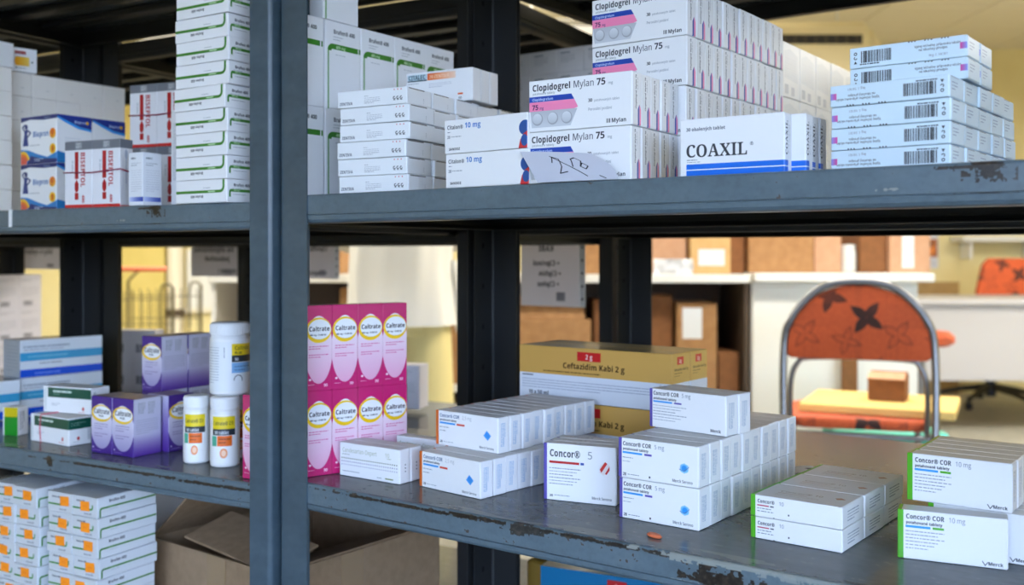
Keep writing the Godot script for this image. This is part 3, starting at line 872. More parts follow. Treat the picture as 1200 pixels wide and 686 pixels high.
	a = Art.new(self, 260, 67.5, 120, Color(0.05, 0.42, 0.6), 1.6)
	a.face("front").rect(0, 44, 260, 40, Color(0.9, 0.91, 0.92)).rect(126, 8, 36, 22, Color(0.72, 0.1, 0.12)).text(138, 24, "1 g", 14, Color(0.9, 0.7, 0.7), "b").text(92, 38, "Ceftriaxon", 9, Color(0.05, 0.15, 0.25), "b")
	a.face("top").all(Color(0.88, 0.84, 0.74))
	design("blue_vials", a, "vial_carton")
	a = Art.new(self, 150, 60, 80, Color(0.35, 0.7, 0.85), 1.8)
	a.face("front").rect(14, 0, 26, 22, Color(0.75, 0.14, 0.16)).text(20, 16, "1 g", 10, Color(0.95, 0.8, 0.8), "b").rect(56, 0, 94, 60, Color(0.85, 0.9, 0.93)).fine(60, 10, 70, 3, 5, GREY, 1.2)
	design("pale_blue_vials", a, "vial_carton")

# ------------------------------------------------------------------ worn paint of the racks
func paint(key: String, px: Vector2i, seed_: int, base: Color, amount: float, marks: Callable) -> StandardMaterial3D:
	var n := FastNoiseLite.new()
	n.seed = seed_
	n.frequency = 0.02
	n.fractal_octaves = 4
	var n2 := FastNoiseLite.new()
	n2.seed = seed_ + 5
	n2.frequency = 0.009
	var im := Image.create_empty(px.x, px.y, false, Image.FORMAT_RGB8)
	for y in px.y:
		for x in px.x:
			var v := 0.75 * n.get_noise_2d(x * 1.6, y * 3.2) + 0.45 * n.get_noise_2d(x * 5.0 + 900.0, y * 6.0)
			var w := n2.get_noise_2d(x * 0.6, y * 2.0)
			var c := base.lightened(clampf(0.05 * v + 0.05 * w, -0.06, 0.1)) if v + w > 0 else base.darkened(clampf(-0.1 * v - 0.06 * w, 0, 0.12))
			var chip: float = marks.call(x, y, v, w)
			if chip > 0.0:
				c = c.lerp(Color(0.1, 0.085, 0.075).lerp(Color(0.24, 0.2, 0.17), absf(v) * 2.0), minf(chip, 1.0) * amount)
			elif chip < 0.0:
				c = c.lerp(Color(0.62, 0.62, 0.58), minf(-chip, 1.0))
			im.set_pixel(x, y, c)
	var m := mat(key, Color.WHITE, 0.3)
	m.albedo_texture = ImageTexture.create_from_image(im)
	return m

# a shelf: deck, four lips and ribs; x from 0 to w, z from 0 back to -d, the top at y
func shelf(rack: Node3D, y: float, w: float, d: float, deck_m: Material, lip_m: Material, dark: Material) -> void:
	var g := 0.004
	var s := st()
	# deck with its rounded front nose
	quad(s, Vector3(g, 0, -0.004), Vector3(w - g, 0, -0.004), Vector3(w - g, 0, -d + 0.004), Vector3(g, 0, -d + 0.004), Vector2(0, 1), Vector2(1, 1), Vector2(1, 0), Vector2(0, 0))
	quad(s, Vector3(g, -0.0015, -d + 0.004), Vector3(w - g, -0.0015, -d + 0.004), Vector3(w - g, -0.0015, -0.004), Vector3(g, -0.0015, -0.004), Vector2(0, 0), Vector2(1, 0), Vector2(1, 1), Vector2(0, 1))
	var deck := put("shelf", done(s), deck_m, rack, Vector3(0, y, 0))
	# the lip's profile in (out, y): nose, face, crease, rolled foot, return
	var prof := [Vector2(-0.004, 0), Vector2(-0.0012, -0.0008), Vector2(0, -0.003), Vector2(0, -0.0275), Vector2(-0.003, -0.028), Vector2(-0.003, -0.0288), Vector2(-0.0004, -0.0296), Vector2(-0.001, -0.035), Vector2(-0.004, -0.0385), Vector2(-0.009, -0.04), Vector2(-0.026, -0.04), Vector2(-0.026, -0.0385), Vector2(-0.006, -0.037), Vector2(-0.0025, -0.031), Vector2(-0.0015, -0.003), Vector2(-0.004, -0.0015)]
	for side in 4:
		var l := st()
		var long := side % 2 == 0
		var b := Basis(Vector3.UP, side * PI / 2)
		var o: Vector3 = [Vector3(w / 2, 0, 0), Vector3(w - g, 0, -d / 2), Vector3(w / 2, 0, -d), Vector3(g, 0, -d / 2)][side]
		var half := (w if long else d) / 2 - g - (0.0 if long else 0.004)
		var run := 0.0
		for i in prof.size() - 1:
			var p: Vector2 = prof[i]
			var q: Vector2 = prof[i + 1]
			var v0 := run / 0.09
			run += p.distance_to(q)
			var v1 := run / 0.09
			quad(l, o + b * Vector3(-half, q.y, q.x), o + b * Vector3(half, q.y, q.x), o + b * Vector3(half, p.y, p.x), o + b * Vector3(-half, p.y, p.x), Vector2(0, v1), Vector2(1, v1), Vector2(1, v0), Vector2(0, v0))
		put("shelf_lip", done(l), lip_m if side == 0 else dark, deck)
	for k in 4:
		var r := st()
		add_block(r, Vector3(w / 2, -0.0085, -d * (k + 1) / 5.0), Vector3(w - 0.02, 0.013, 0.035), 0.003)
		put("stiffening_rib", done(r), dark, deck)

# an angle post, its corner at x, z; sx and sz say where the flanges run
func post(rack: Node3D, x: float, z: float, sx: int, sz: int, y0: float, y1: float, m: Material, hole: Material, fx := 0.056) -> void:
	var t := 0.0022
	var f := 0.056
	var r := 0.007
	var out := []
	for k in 5:
		var q := PI / 2 * k / 4.0
		out.append([x + sx * (r - r * cos(q)), z + sz * (r - r * sin(q))])
	out.append([x + sx * fx, z])
	out.append([x + sx * fx, z + sz * t])
	for k in 5:
		var q := PI / 2 * (4 - k) / 4.0
		out.append([x + sx * (r - (r - t) * cos(q)), z + sz * (r - (r - t) * sin(q))])
	out.append([x + sx * t, z + sz * f])
	out.append([x, z + sz * f])
	var p := put("upright_post", prism(out, y0, y1), m, rack)
	var s := st()
	var y := y0 + 0.05
	while y < y1 - 0.03:
		for e in [0.0, 1.0]:
			var c := Vector3(x + sx * (t + 0.0003 if e > 0 else -0.0003), y, z + sz * f * 0.55)
			var ring := []
			for k in 8:
				ring.append(c + Vector3(0, sin(TAU * k / 8) * 0.0055, cos(TAU * k / 8) * 0.004))
			for k in range(1, 7):
				tri(s, ring[0], ring[k], ring[k + 1])
		y += 0.0728
	var h := put("bolt_holes", done(s), hole, p)
	h.set_meta("kind", "stuff")

func rack_unit(where: Vector3, turn: float, w: float, d: float, shelves: Array, label: String, tops: Array, deck_m: Material, lips: Array, row: int, shift := 0.0) -> Node3D:
	var o := thing("shelving_unit", label, "shelving unit", where, turn, "grey metal shelving units")
	for i in shelves.size():
		shelf(o, shelves[i], w, d, deck_m, lips[i] if row == 0 else mats["rack_inner_shaded"], mats["rack_inner_shaded"])
	for sx in [0, 1]:
		for sz in [0, 1]:
			post(o, 0.0015 + sx * (w - 0.003) + (shift if sx == 1 and sz == 1 else 0.0), 0.0025 if sz == 0 else -d - 0.0025, 1 - 2 * sx, -1 if sz == 0 else 1, tops[0], tops[1], mats["rack_post"] if sz == 0 and row == 0 else mats["rack_inner_shaded"], mats["bolt_hole"], 0.039 if shift > 0.0 and sx == 1 and sz == 0 else 0.056)
	var bolt := block(0.009, 0.009, 0.004, 0.0015, false)
	for y in shelves:
		for sx in [0, 1]:
			var c := Vector3(0.004 + sx * (w - 0.008) + (0.03 if sx == 0 else -0.03), y - 0.019, 0.0045)
			for z in ([-d - 0.0085] if row == 0 else [0.0, -d - 0.0085]):
				put("bolt_head", bolt, mats["rack_inner_shaded"], o, c + Vector3(0, 0, z))
	return o

func box_flat(called: String, size: Vector3, m: Material, parent: Node, where: Vector3, turn := Vector3.ZERO, b := 0.003) -> MeshInstance3D:
	return put(called, block(size.x, size.y, size.z, b, false), m, parent, where, turn)

# a shipping box: walls, tape; open ones show flaps
func shipping_box(label: String, where: Vector3, turn: float, w: float, h: float, d: float, m: Material, opt := {}) -> Node3D:
	var o := thing("cardboard_box", label, "cardboard box", where, turn, opt.get("group", ""))
	put("carton_body", block(w, h, d, 0.004), m, o)
	if opt.get("tape", true):
		put("packing_tape", block(0.05, 0.0006, d, 0.0, false), mats["tape"], o, Vector3(0, h + 0.0004, 0))
		put("packing_tape", block(0.05, 0.07, 0.0006, 0.0, false), mats["tape"], o, Vector3(0, h - 0.035, d / 2 + 0.0004))
	if opt.has("sheet"):
		var q: Array = opt.sheet
		var n := put("paper_label", block(q[2], q[3], 0.001, 0.0), mats["paper"], o, Vector3(q[0], q[1], d / 2 + 0.0005))
		n.set_meta("label", "white paper label")
	return o

# ------------------------------------------------------------------ the scene
func _ready() -> void:
	rng.seed = 7
	# camera: level, the horizon lifted by a shifted lens
	var cam := Camera3D.new()
	cam.name = "camera"
	add_child(cam)
	cam.position = EYE
	cam.rotation.y = TURN
	cam.projection = Camera3D.PROJECTION_FRUSTUM
	var optics := CameraAttributesPhysical.new()
	optics.frustum_focal_length = 24.0
	optics.exposure_aperture = 3.0
	optics.frustum_focus_distance = 1.2
	optics.frustum_near = 0.05
	optics.frustum_far = 60.0
	cam.attributes = optics
	cam.near = 0.05
	cam.far = 60.0
	cam.size = 0.05 * 686.0 / 1190.0
	cam.frustum_offset = Vector2(0, -0.05 * 44.0 / 1190.0)
	# sky and exposure
	var env := Environment.new()
	env.background_mode = Environment.BG_SKY
	var sky := Sky.new()
	var air := ProceduralSkyMaterial.new()
	air.sky_top_color = Color(0.6, 0.75, 0.97)
	air.sky_horizon_color = Color(0.86, 0.92, 1.0)
	air.ground_bottom_color = Color(0.4, 0.42, 0.42)
	air.ground_horizon_color = Color(0.62, 0.66, 0.7)
	air.sky_energy_multiplier = 6.2
	air.ground_energy_multiplier = 4.0
	sky.sky_material = air
	env.sky = sky
	env.tonemap_mode = Environment.TONE_MAPPER_LINEAR
	env.tonemap_exposure = 0.208
	env.sdfgi_enabled = true
	env.ssao_enabled = true
	env.ssil_enabled = true
	var we := WorldEnvironment.new()
	we.name = "environment"
	we.environment = env
	add_child(we)
	# unseen ceiling panels, added to light the room and racks: [across, ahead, width, energy, colour]
	mat("lamp_glow", Color(1, 1, 1), 0.5, 0.0, {"emission_enabled": true, "emission": Color(1, 0.97, 0.92), "emission_energy_multiplier": 3.0})
	mat("lamp_frame", Color(0.85, 0.85, 0.83), 0.5)
	var n_lamp := 0
	for q in [[-1.2, -1.4, 1.2, 4.0], [1.4, -1.4, 1.2, 4.0], [-1.6, 3.2, 1.2, 18.0], [1.2, 3.2, 1.2, 22.0], [3.4, 4.4, 1.2, 28.0], [-2.2, 5.3, 1.2, 28.0], [0.6, 5.3, 1.2, 20.0]]:
		var lamp := thing("added_ceiling_lamp", "unseen added ceiling light panel, " + ["left one behind the photographer", "right one behind the photographer", "above the person in white", "above the flowered chair", "above the far desk", "near the left back wall", "before the white counter"][n_lamp], "added ceiling lamp", at(q[0], CEIL if n_lamp < 2 else CEIL - 0.27, q[1]), TURN, "added ceiling light panels")
		box_flat("lamp_frame", Vector3(q[2] + 0.04, 0.03, 0.34), mats["lamp_frame"], lamp, Vector3(0, -0.016, 0))
		box_flat("lamp_diffuser", Vector3(q[2], 0.006, 0.3), mats["lamp_glow"], lamp, Vector3(0, -0.034, 0))
		for up in ([0] if n_lamp < 2 else [0, 1]):  # hung panels get an added upward light that brightens the ceiling
			var light := AreaLight3D.new()
			light.name = "lamp_light"
			light.area_size = Vector2(q[2], 0.3)
			light.light_energy = q[3] * (1.0 if up == 0 else 0.45)
			light.light_color = Color(1.0, 0.98, 0.94)
			light.shadow_enabled = true
			light.area_range = 14.0
			light.area_attenuation = 2.0
			lamp.add_child(light, true)
			light.position.y = -0.04 if up == 0 else 0.012
			light.rotation.x = -PI / 2 if up == 0 else PI / 2
		if n_lamp >= 2:
			box_flat("added_upper_diffuser", Vector3(q[2], 0.006, 0.3), mats["lamp_glow"], lamp, Vector3(0, 0.004, 0))
			for x in [-0.5, 0.5]:
				put("hanger_rod", tube_mesh([Vector3(x, 0.0, 0), Vector3(x, 0.27, 0)], 0.004, 6), mats["lamp_frame"], lamp)
		n_lamp += 1
	build_room()
	build_racks()
	make_designs()
	fill_upper_right()
	fill_upper_left()
	fill_middle_right()
	fill_middle_left()
	fill_bottom()
	hang_papers()
	build_counter()
	build_chairs_and_desk()
	build_far_left()
	build_person()
	for k in protos:
		protos[k].free()

# a wall, floor or ceiling piece in the room's axes, from corner to corner
func room_piece(called: String, lo: Vector3, hi: Vector3, m: Material, parent: Node = null) -> MeshInstance3D:
	var c := (lo + hi) / 2.0
	var size := (hi - lo).abs()
	var mesh := block(size.x, size.y, size.z, 0.0, false)
	if parent == null:
		return structure(called, mesh, m, at(c.x, c.y, c.z), Vector3(0, TURN, 0))
	var o := put(called, mesh, m, parent)
	o.position = at(c.x, c.y, c.z)
	o.rotation.y = TURN
	if parent is Node3D and parent != self:
		o.transform = (parent as Node3D).transform.affine_inverse() * o.transform
	return o

func build_room() -> void:
	var yellow := tri_mat("wall_paint", grain(3, 0.02, Color(0.9, 0.84, 0.61), Color(0.92, 0.87, 0.66)), 0.7, 0.75)
	var floor_m := tri_mat("floor_concrete", grain(4, 0.03, Color(0.56, 0.56, 0.53), Color(0.66, 0.65, 0.61), 512), 0.8, 0.5)
	var ceil_m := tri_mat("ceiling_board", grain(5, 0.15, Color(0.88, 0.85, 0.76), Color(0.91, 0.88, 0.8)), 2.0, 0.9)
	mat("white_frame", Color(0.9, 0.9, 0.88), 0.4)
	mat("glass", Color(1, 1, 1, 0.06), 0.03, 0.0, {"transparency": BaseMaterial3D.TRANSPARENCY_ALPHA})
	var L := -4.2
	var R := 4.6
	var B := -2.8
	var F := 7.2
	var t := 0.12
	room_piece("floor", Vector3(L - t, FLOOR - t, B - t), Vector3(R + t, FLOOR, F + t), floor_m)
	room_piece("wall_left", Vector3(L - t, FLOOR, B - t), Vector3(L, CEIL, F + t), yellow)
	room_piece("wall_right", Vector3(R, FLOOR, B - t), Vector3(R + t, CEIL, F + t), yellow)
	room_piece("wall_back", Vector3(L, FLOOR, F), Vector3(R, CEIL, F + t), yellow)
	var c := room_piece("ceiling", Vector3(L - t, CEIL + 0.012, B - t), Vector3(R + t, CEIL + 0.1 + t, F + t), ceil_m)
	# the suspended ceiling's boards, laid with thin gaps where the camera sees them
	var inv := c.transform.affine_inverse()
	for i in 8:
		for j in 4:
			var tile := put("ceiling_board", block(0.592, 0.014, 0.592, 0.003, false), ceil_m, c)
			tile.transform = inv * Transform3D(Basis(Vector3.UP, TURN), at(-0.2 + 0.6 * i + 0.3, CEIL + 0.007, 5.1 + 0.6 * j))
	# the window wall behind the photographer
	var sill := FLOOR + 0.4
	var head := FLOOR + 2.3
	var w := room_piece("wall_front", Vector3(L, FLOOR, B - t), Vector3(R, sill, B), yellow)
	room_piece("lintel", Vector3(L, head, B - t), Vector3(R, CEIL, B), yellow, w)
	room_piece("wall_end", Vector3(L, sill, B - t), Vector3(-3.0, head, B), yellow, w)
	room_piece("wall_end", Vector3(4.2, sill, B - t), Vector3(R, head, B), yellow, w)
	for k in 4:
		var a0 := -3.0 + 1.8 * k
		var o := Node3D.new()
		o.name = "window_%d" % (k + 1)
		o.set_meta("kind", "structure")
		add_child(o)
		o.position = at(a0 + 0.9, sill, B - t / 2)
		o.rotation.y = TURN
		var hh := head - sill
		var s := st()
		add_block(s, Vector3(0, 0.03, 0), Vector3(1.8, 0.06, 0.07), 0.004)
		add_block(s, Vector3(0, hh - 0.03, 0), Vector3(1.8, 0.06, 0.07), 0.004)
		for x in [-0.87, 0.0, 0.87]:
			add_block(s, Vector3(x, hh / 2, 0), Vector3(0.06, hh - 0.12, 0.07), 0.004)
		put("window_frame", done(s), mats["white_frame"], o)
		for x in [-0.435, 0.435]:
			put("pane", block(0.81, hh - 0.12, 0.004, 0.0, false), mats["glass"], o, Vector3(x, hh / 2, 0))

const LEFT_TURN := 0.1134
const LEFT_AT := Vector3(-0.001, -0.01, 0.013)

func build_racks() -> void:
	var base := Color(0.34, 0.405, 0.445)
	mat("rack_inner_shaded", Color(0.09, 0.098, 0.108), 0.6)  # near-black: the shade inside and behind the rack is put into the colour
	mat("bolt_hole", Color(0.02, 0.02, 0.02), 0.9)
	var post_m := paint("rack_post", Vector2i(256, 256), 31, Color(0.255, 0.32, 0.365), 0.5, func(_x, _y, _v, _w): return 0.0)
	post_m.uv1_triplanar = true
	post_m.uv1_scale = Vector3(2.2, 2.2, 2.2)
	var front := func(seed_: int, wear: float, extra: Callable) -> StandardMaterial3D:
		return paint("shelf_lip_%d" % seed_, Vector2i(1600, 96), seed_, base, 1.0, func(x, y, v, w):
			var k: float = extra.call(x, y, v, w)
			if k != 0.0:
				return k
			if y > 2 and y < 7 and v > 0.46 - wear + 0.3 * absf(y - 4.5) / 2.5:
				return 1.0
			if y > 29 and y < 33 and v > 0.56 - wear:
				return 0.9
			return 1.0 if v > 0.66 - wear and w > 0.1 else 0.0)
	# x of the lip print: 1600 pixels over 1.2 m; y: 96 pixels over 90 mm of profile
	var chips := func(list: Array) -> Callable:
		return func(x, y, v, _w):
			for c in list:
				var e := pow((x - c[0]) / c[2], 2) + pow((y - c[1]) / c[3], 2)
				if e < 1.0 + v * c[4]:
					return c[5]
			return 0.0
	var lip_up: StandardMaterial3D = front.call(41, 0.02, chips.call([[1244, 11, 16, 6, 5.0, 1.0], [1225, 7, 22, 2, 2.0, 1.0], [1130, 26, 10, 1.5, 1.5, -0.8]]))
	var lip_mid: StandardMaterial3D = front.call(42, 0.18, chips.call([[900, 23, 34, 7, 2.5, 1.0], [890, 4, 70, 4, 1.5, -0.7], [560, 9, 22, 5, 2.5, 0.8], [700, 6, 130, 2.5, 2.0, 0.9], [330, 8, 150, 2.0, 2.0, 1.0], [470, 6, 60, 2.5, 2.0, 1.0], [1010, 4, 60, 4, 1.0, -0.6]]))
	var lip_left: StandardMaterial3D = front.call(43, 0.14, chips.call([[1130, 12, 180, 2.0, 2.0, 1.0], [1440, 14, 120, 2.2, 2.0, 1.0], [860, 16, 6, 9, 1.0, 1.0]]))
	var deck_m := paint("shelf_deck", Vector2i(900, 400), 51, Color(0.36, 0.385, 0.405), 0.9, func(x, y, v, w):
		if y > 392 and v > 0.2:
			return 1.0
		if y > 380 and w > 0.25:
			return -0.55
		return -0.3 if v > 0.5 else 0.0)
	deck_m.roughness = 0.18
	var top := 1.52
	var low := FLOOR
	rack_unit(Vector3.ZERO, 0.0, 1.2, 0.5, [0.85, 0.402, 0.0, -0.42], "grey metal shelving unit right of the front corner post, nearest row", [low, top], deck_m, [lip_up, lip_up, lip_mid, lip_mid], 0)
	rack_unit(Vector3(0, 0, -0.512), 0.0, 1.2, 0.5, [0.836, 0.394, -0.035, -0.44], "grey metal shelving unit backing the right-hand one, facing the counter", [low, top], deck_m, [], 1)
	var b := Basis(Vector3.UP, LEFT_TURN)
	var words2 := [["grey metal shelving unit left of the front corner post, nearest row", "grey metal shelving unit backing the left-hand one"], ["grey metal shelving unit farthest left, nearest row", "grey metal shelving unit farthest left, rear row"]]
	for i in 2:
		for j in 2:
			var o := LEFT_AT + b * Vector3(-1.05 - 1.055 * i + 0.055 * j, 0, -0.512 * j)
			var dy := -0.035 * j
			o.y = 0
			rack_unit(o, LEFT_TURN, 1.05, 0.5, [0.842 + dy, 0.3945 + dy * 0.4, -0.01 + dy, -0.3625 + dy], words2[i][j], [low, top], deck_m, [lip_up, lip_up, lip_left, lip_left] if j == 0 else [], j, 0.05 if i == 0 else 0.0)

func fill_upper_right() -> void:
	var Y := 0.4025
	# coaxil, staggered
	var p := Vector3(0.6184, Y, -0.02)
	for q in [[0.0, 1.4, "front", "cover facing the lens"], [0.0145, 1.0, "second", "pushed out to the right"], [0.0135, 0.6, "third", "its end just showing"], [0.014, 0.6, "last", "against the pale cartons"]]:
		carton("coaxil", p + Vector3(q[0], 0, 0), deg_to_rad(q[1]), "white carton with two blue stripes, %s of its row, %s" % [q[2], q[3]], "medicine box", "blue-striped cartons on the upper shelf")
		p.z -= 0.0222
	stack("clopidogrel", Vector3(0.425, Y, -0.0097), 2.0, 1, 2, 5, "pink-banded blister-picture carton", "low front stack", {"group": "pink-banded cartons in the low front stack"})
	stack("clopidogrel", Vector3(0.4308, Y, -0.1445), -1.4, 1, 4, 12, "pink-banded blister-picture carton", "tall rear stack", {"group": "pink-banded cartons in the tall rear stack"})
	stack("citalon", Vector3(0.2955, Y, -0.0111), -2.0, 1, 2, 2, "white carton with blue dose", "left of pink-banded cartons", {"group": "blue-dose cartons left of the pink-banded ones"})
	stack("zentiva", Vector3(0.1051, Y, -0.0125), 7.3, 1, 6, 5, "flat plain white carton", "stack beside corner post", {"jx": 0.0025, "ja": 0.7, "gz": 0.0016, "group": "flat white cartons stacked right of the corner post"})
	stack("citalec", Vector3(0.0916, Y + 6 * 0.0233 + 0.0005, -0.167), 5.7, 1, 1, 3, "orange-bannered white carton", "atop the flat white stack", {"group": "orange-bannered cartons on the flat white stack"})
	stack("brufen_upright", Vector3(0.034, Y, -0.0555), 90.0, 4, 2, 1, "tall green-banded carton", "row behind corner post", {"across": "from the post", "gx": 0.0008, "group": "tall green-banded cartons behind the corner post"})
	stack("brufen_slim", Vector3(0.034, Y, -0.0045), 90.0, 1, 2, 1, "narrow green-banded carton half hidden", "behind the corner post", {"jx": 0.0, "ja": 0.0, "group": "narrow green-banded cartons behind the corner post"})
	carton("brufen_upright", Vector3(0.035, Y + 2 * 0.1292 + 0.0005, -0.05), deg_to_rad(91), "tall green-banded carton alone on top of the row behind the corner post", "medicine box")
	stack("pale", Vector3(0.53, 0.3945, -0.556), 90.0, 5, 3, 1, "pale cream-white tall carton", "behind pink-banded stack", {"across": "from the front", "gx": 0.0012, "group": "pale cartons on the rear unit"})
	stack("shade", Vector3(-0.15, 0.3945, -0.75), 0.0, 4, 7, 1, "greyish carton in shade", "rear unit", {"group": "shaded cartons on the rear unit"})
	stack("barcode_down", Vector3(0.7721, Y, -0.0542), -3.7, 1, 4, 5, "pale blue barcode carton", "lower four layers right", {"jx": 0.0014, "group": "pale blue barcode cartons, lower four layers"})
	stack("barcode_up", Vector3(0.7775, Y + 4 * 0.0222 + 0.0005, -0.096), -2.5, 1, 2, 2, "pale blue barcode carton", "upper pair of layers right", {"jx": 0.001, "gz": 0.003, "group": "pale blue barcode cartons, upper layers"})
	# the handwritten slip, curling on the shelf's edge
	var art := Art.new(self, 110, 42, 2, Color(0.76, 0.77, 0.82), 3.2)  # white paper drawn grey-lilac, its shade put into the base colour
	art.face("front")
	var pen := Color(0.12, 0.12, 0.16)
	art.line([[36, 16], [42, 8], [49, 11], [45, 22], [38, 31], [49, 29]], 1.2, pen).line([[40, 7], [72, 36]], 1.2, pen).line([[60, 22], [66, 11], [73, 9], [77, 14], [70, 22], [75, 26], [80, 22], [76, 17], [70, 22]], 1.2, pen).line([[88, 36], [95, 40]], 1.1, pen)
	var m := printed(art.im, "slip_paper", 0.8)
	var s := st()
	s.set_smooth_group(1)
	var n := 14
	for i in n:
		for j in 6:
			var c := []
			var u := []
			for q in [[i, j], [i + 1, j], [i + 1, j + 1], [i, j + 1]]:
				var x: float = float(q[0]) / n
				var y: float = float(q[1]) / 6
				var bl := Vector3(0.444, 0.4026, -0.0012).lerp(Vector3(0.552, 0.4026, -0.0012), x)
				var tl := Vector3(0.415, 0.441, -0.0078).lerp(Vector3(0.514, 0.4365, -0.0075), x)
				var v := bl.lerp(tl, y)
				v.x += sin(y * PI) * 0.002 + 0.008 * x * sin(y * PI)
				v.y -= 0.003 * x * x * y
				v.z += 0.0035 * sin(y * PI * 0.9)
				c.append(v)
				u.append(Vector2(x * 110 / 114.0, (1 - y) * 42 / 44.0))
			quad(s, c[0], c[1], c[2], c[3], u[0], u[1], u[2], u[3])
			quad(s, c[3] + Vector3(0, 0, -0.0002), c[2] + Vector3(0, 0, -0.0002), c[1] + Vector3(0, 0, -0.0002), c[0] + Vector3(0, 0, -0.0002), u[3], u[2], u[1], u[0])
	var slip := put("price_slip", done(s), m, self)
	tag(slip, "curled white slip with handwritten figures on the upper shelf's edge", "paper slip")

func fill_upper_left() -> void:
	var Y := 0.395
	stack("brufen_flat", Vector3(-0.196, Y, 0.033), 2.8, 1, 10, 1, "flat green-lined carton", "tall stack left of post", {"jx": 0.003, "ja": 1.5, "group": "green-lined cartons in the tall stack left of the post"})
	stack("biseptol", Vector3(-0.455, Y, 0.058), 10.5, 2, 1, 1, "red-lettered grey-topped carton", "front pair tied with string", {"gx": 0.0006, "group": "red-lettered cartons, front pair"})
	stack("biseptol", Vector3(-0.4526, Y, -0.06), 12.0, 2, 2, 1, "red-lettered grey-topped carton", "rear stack", {"gx": 0.0006, "group": "red-lettered cartons, rear stack"})
	carton("blue_foot", Vector3(-0.299, Y, 0.044), deg_to_rad(4), "small white carton with a blue fading foot beside the red-lettered pair", "medicine box")
	carton("narrow", Vector3(-0.252, Y, 0.0), deg_to_rad(0), "tall narrow white carton squeezed beside the green-lined stack", "medicine box")
	stack("biopron", Vector3(-0.672, Y, 0.015), 2.7, 1, 2, 2, "blue and white woman-silhouette carton", "left of red lettering", {"ja": 0.5, "gz": 0.002, "cat": "supplement box", "group": "woman-silhouette cartons on the upper shelf"})
	stack("plain", Vector3(-0.788, Y, -0.019), 91.5, 5, 6, 1, "blank white carton", "wall behind blue cartons", {"across": "from the front", "gx": 0.0012, "group": "blank white cartons stacked as a wall"})
	stack("plain", Vector3(-0.803, Y, 0.041), 5.0, 1, 6, 1, "blank white carton", "column at left edge", {"group": "blank white cartons in the column at the left edge"})
	carton("orange_pill", Vector3(-0.789, Y + 6 * 0.0456 + 0.0005, -0.03), deg_to_rad(80), "small carton with an orange pill picture on the blank white wall", "medicine box")
	carton("orange_pill", Vector3(-0.80, Y + 6 * 0.0456 + 0.0005, 0.036), deg_to_rad(8), "small carton cut off by the picture's left edge, atop the column", "medicine box")
	# string round the two front cartons
	mat("string", Color(0.55, 0.13, 0.26), 0.8)
	var tie := func(_i: int, label: String, where: Vector3, yaw: float, w: float, d: float, h: float) -> void:
		var b := Basis(Vector3.UP, yaw)
		var s := st()
		var r := 0.0012
		var c := [Vector3(-0.0014, h, 0.0014), Vector3(w * 0.5, h - 0.002, 0.0016), Vector3(w + 0.0022, h + 0.002, 0.0014), Vector3(w + 0.0022, h - 0.004, -d - 0.0014), Vector3(-0.0014, h, -d - 0.0014)]
		tube(s, c, r, 6, true)
		var o := thing("tied_string", label, "string", where, yaw)
		put("string_loop", done(s), mats["string"], o)
		var k := st()
		add_block(k, Vector3(w * 0.8, h, 0.0032), Vector3(0.005, 0.004, 0.003), 0.001)
		put("knot", done(k), mats["string"], o)
	tie.call(0, "dark red string round the front pair of red-lettered cartons", Vector3(-0.455, Y, 0.0578), deg_to_rad(10.5), 0.1232, 0.0275, 0.058)
	tie.call(0, "dark red string round the rear red-lettered cartons", Vector3(-0.4526, Y + 0.1086, -0.0602), deg_to_rad(12), 0.1232, 0.0275, 0.056)

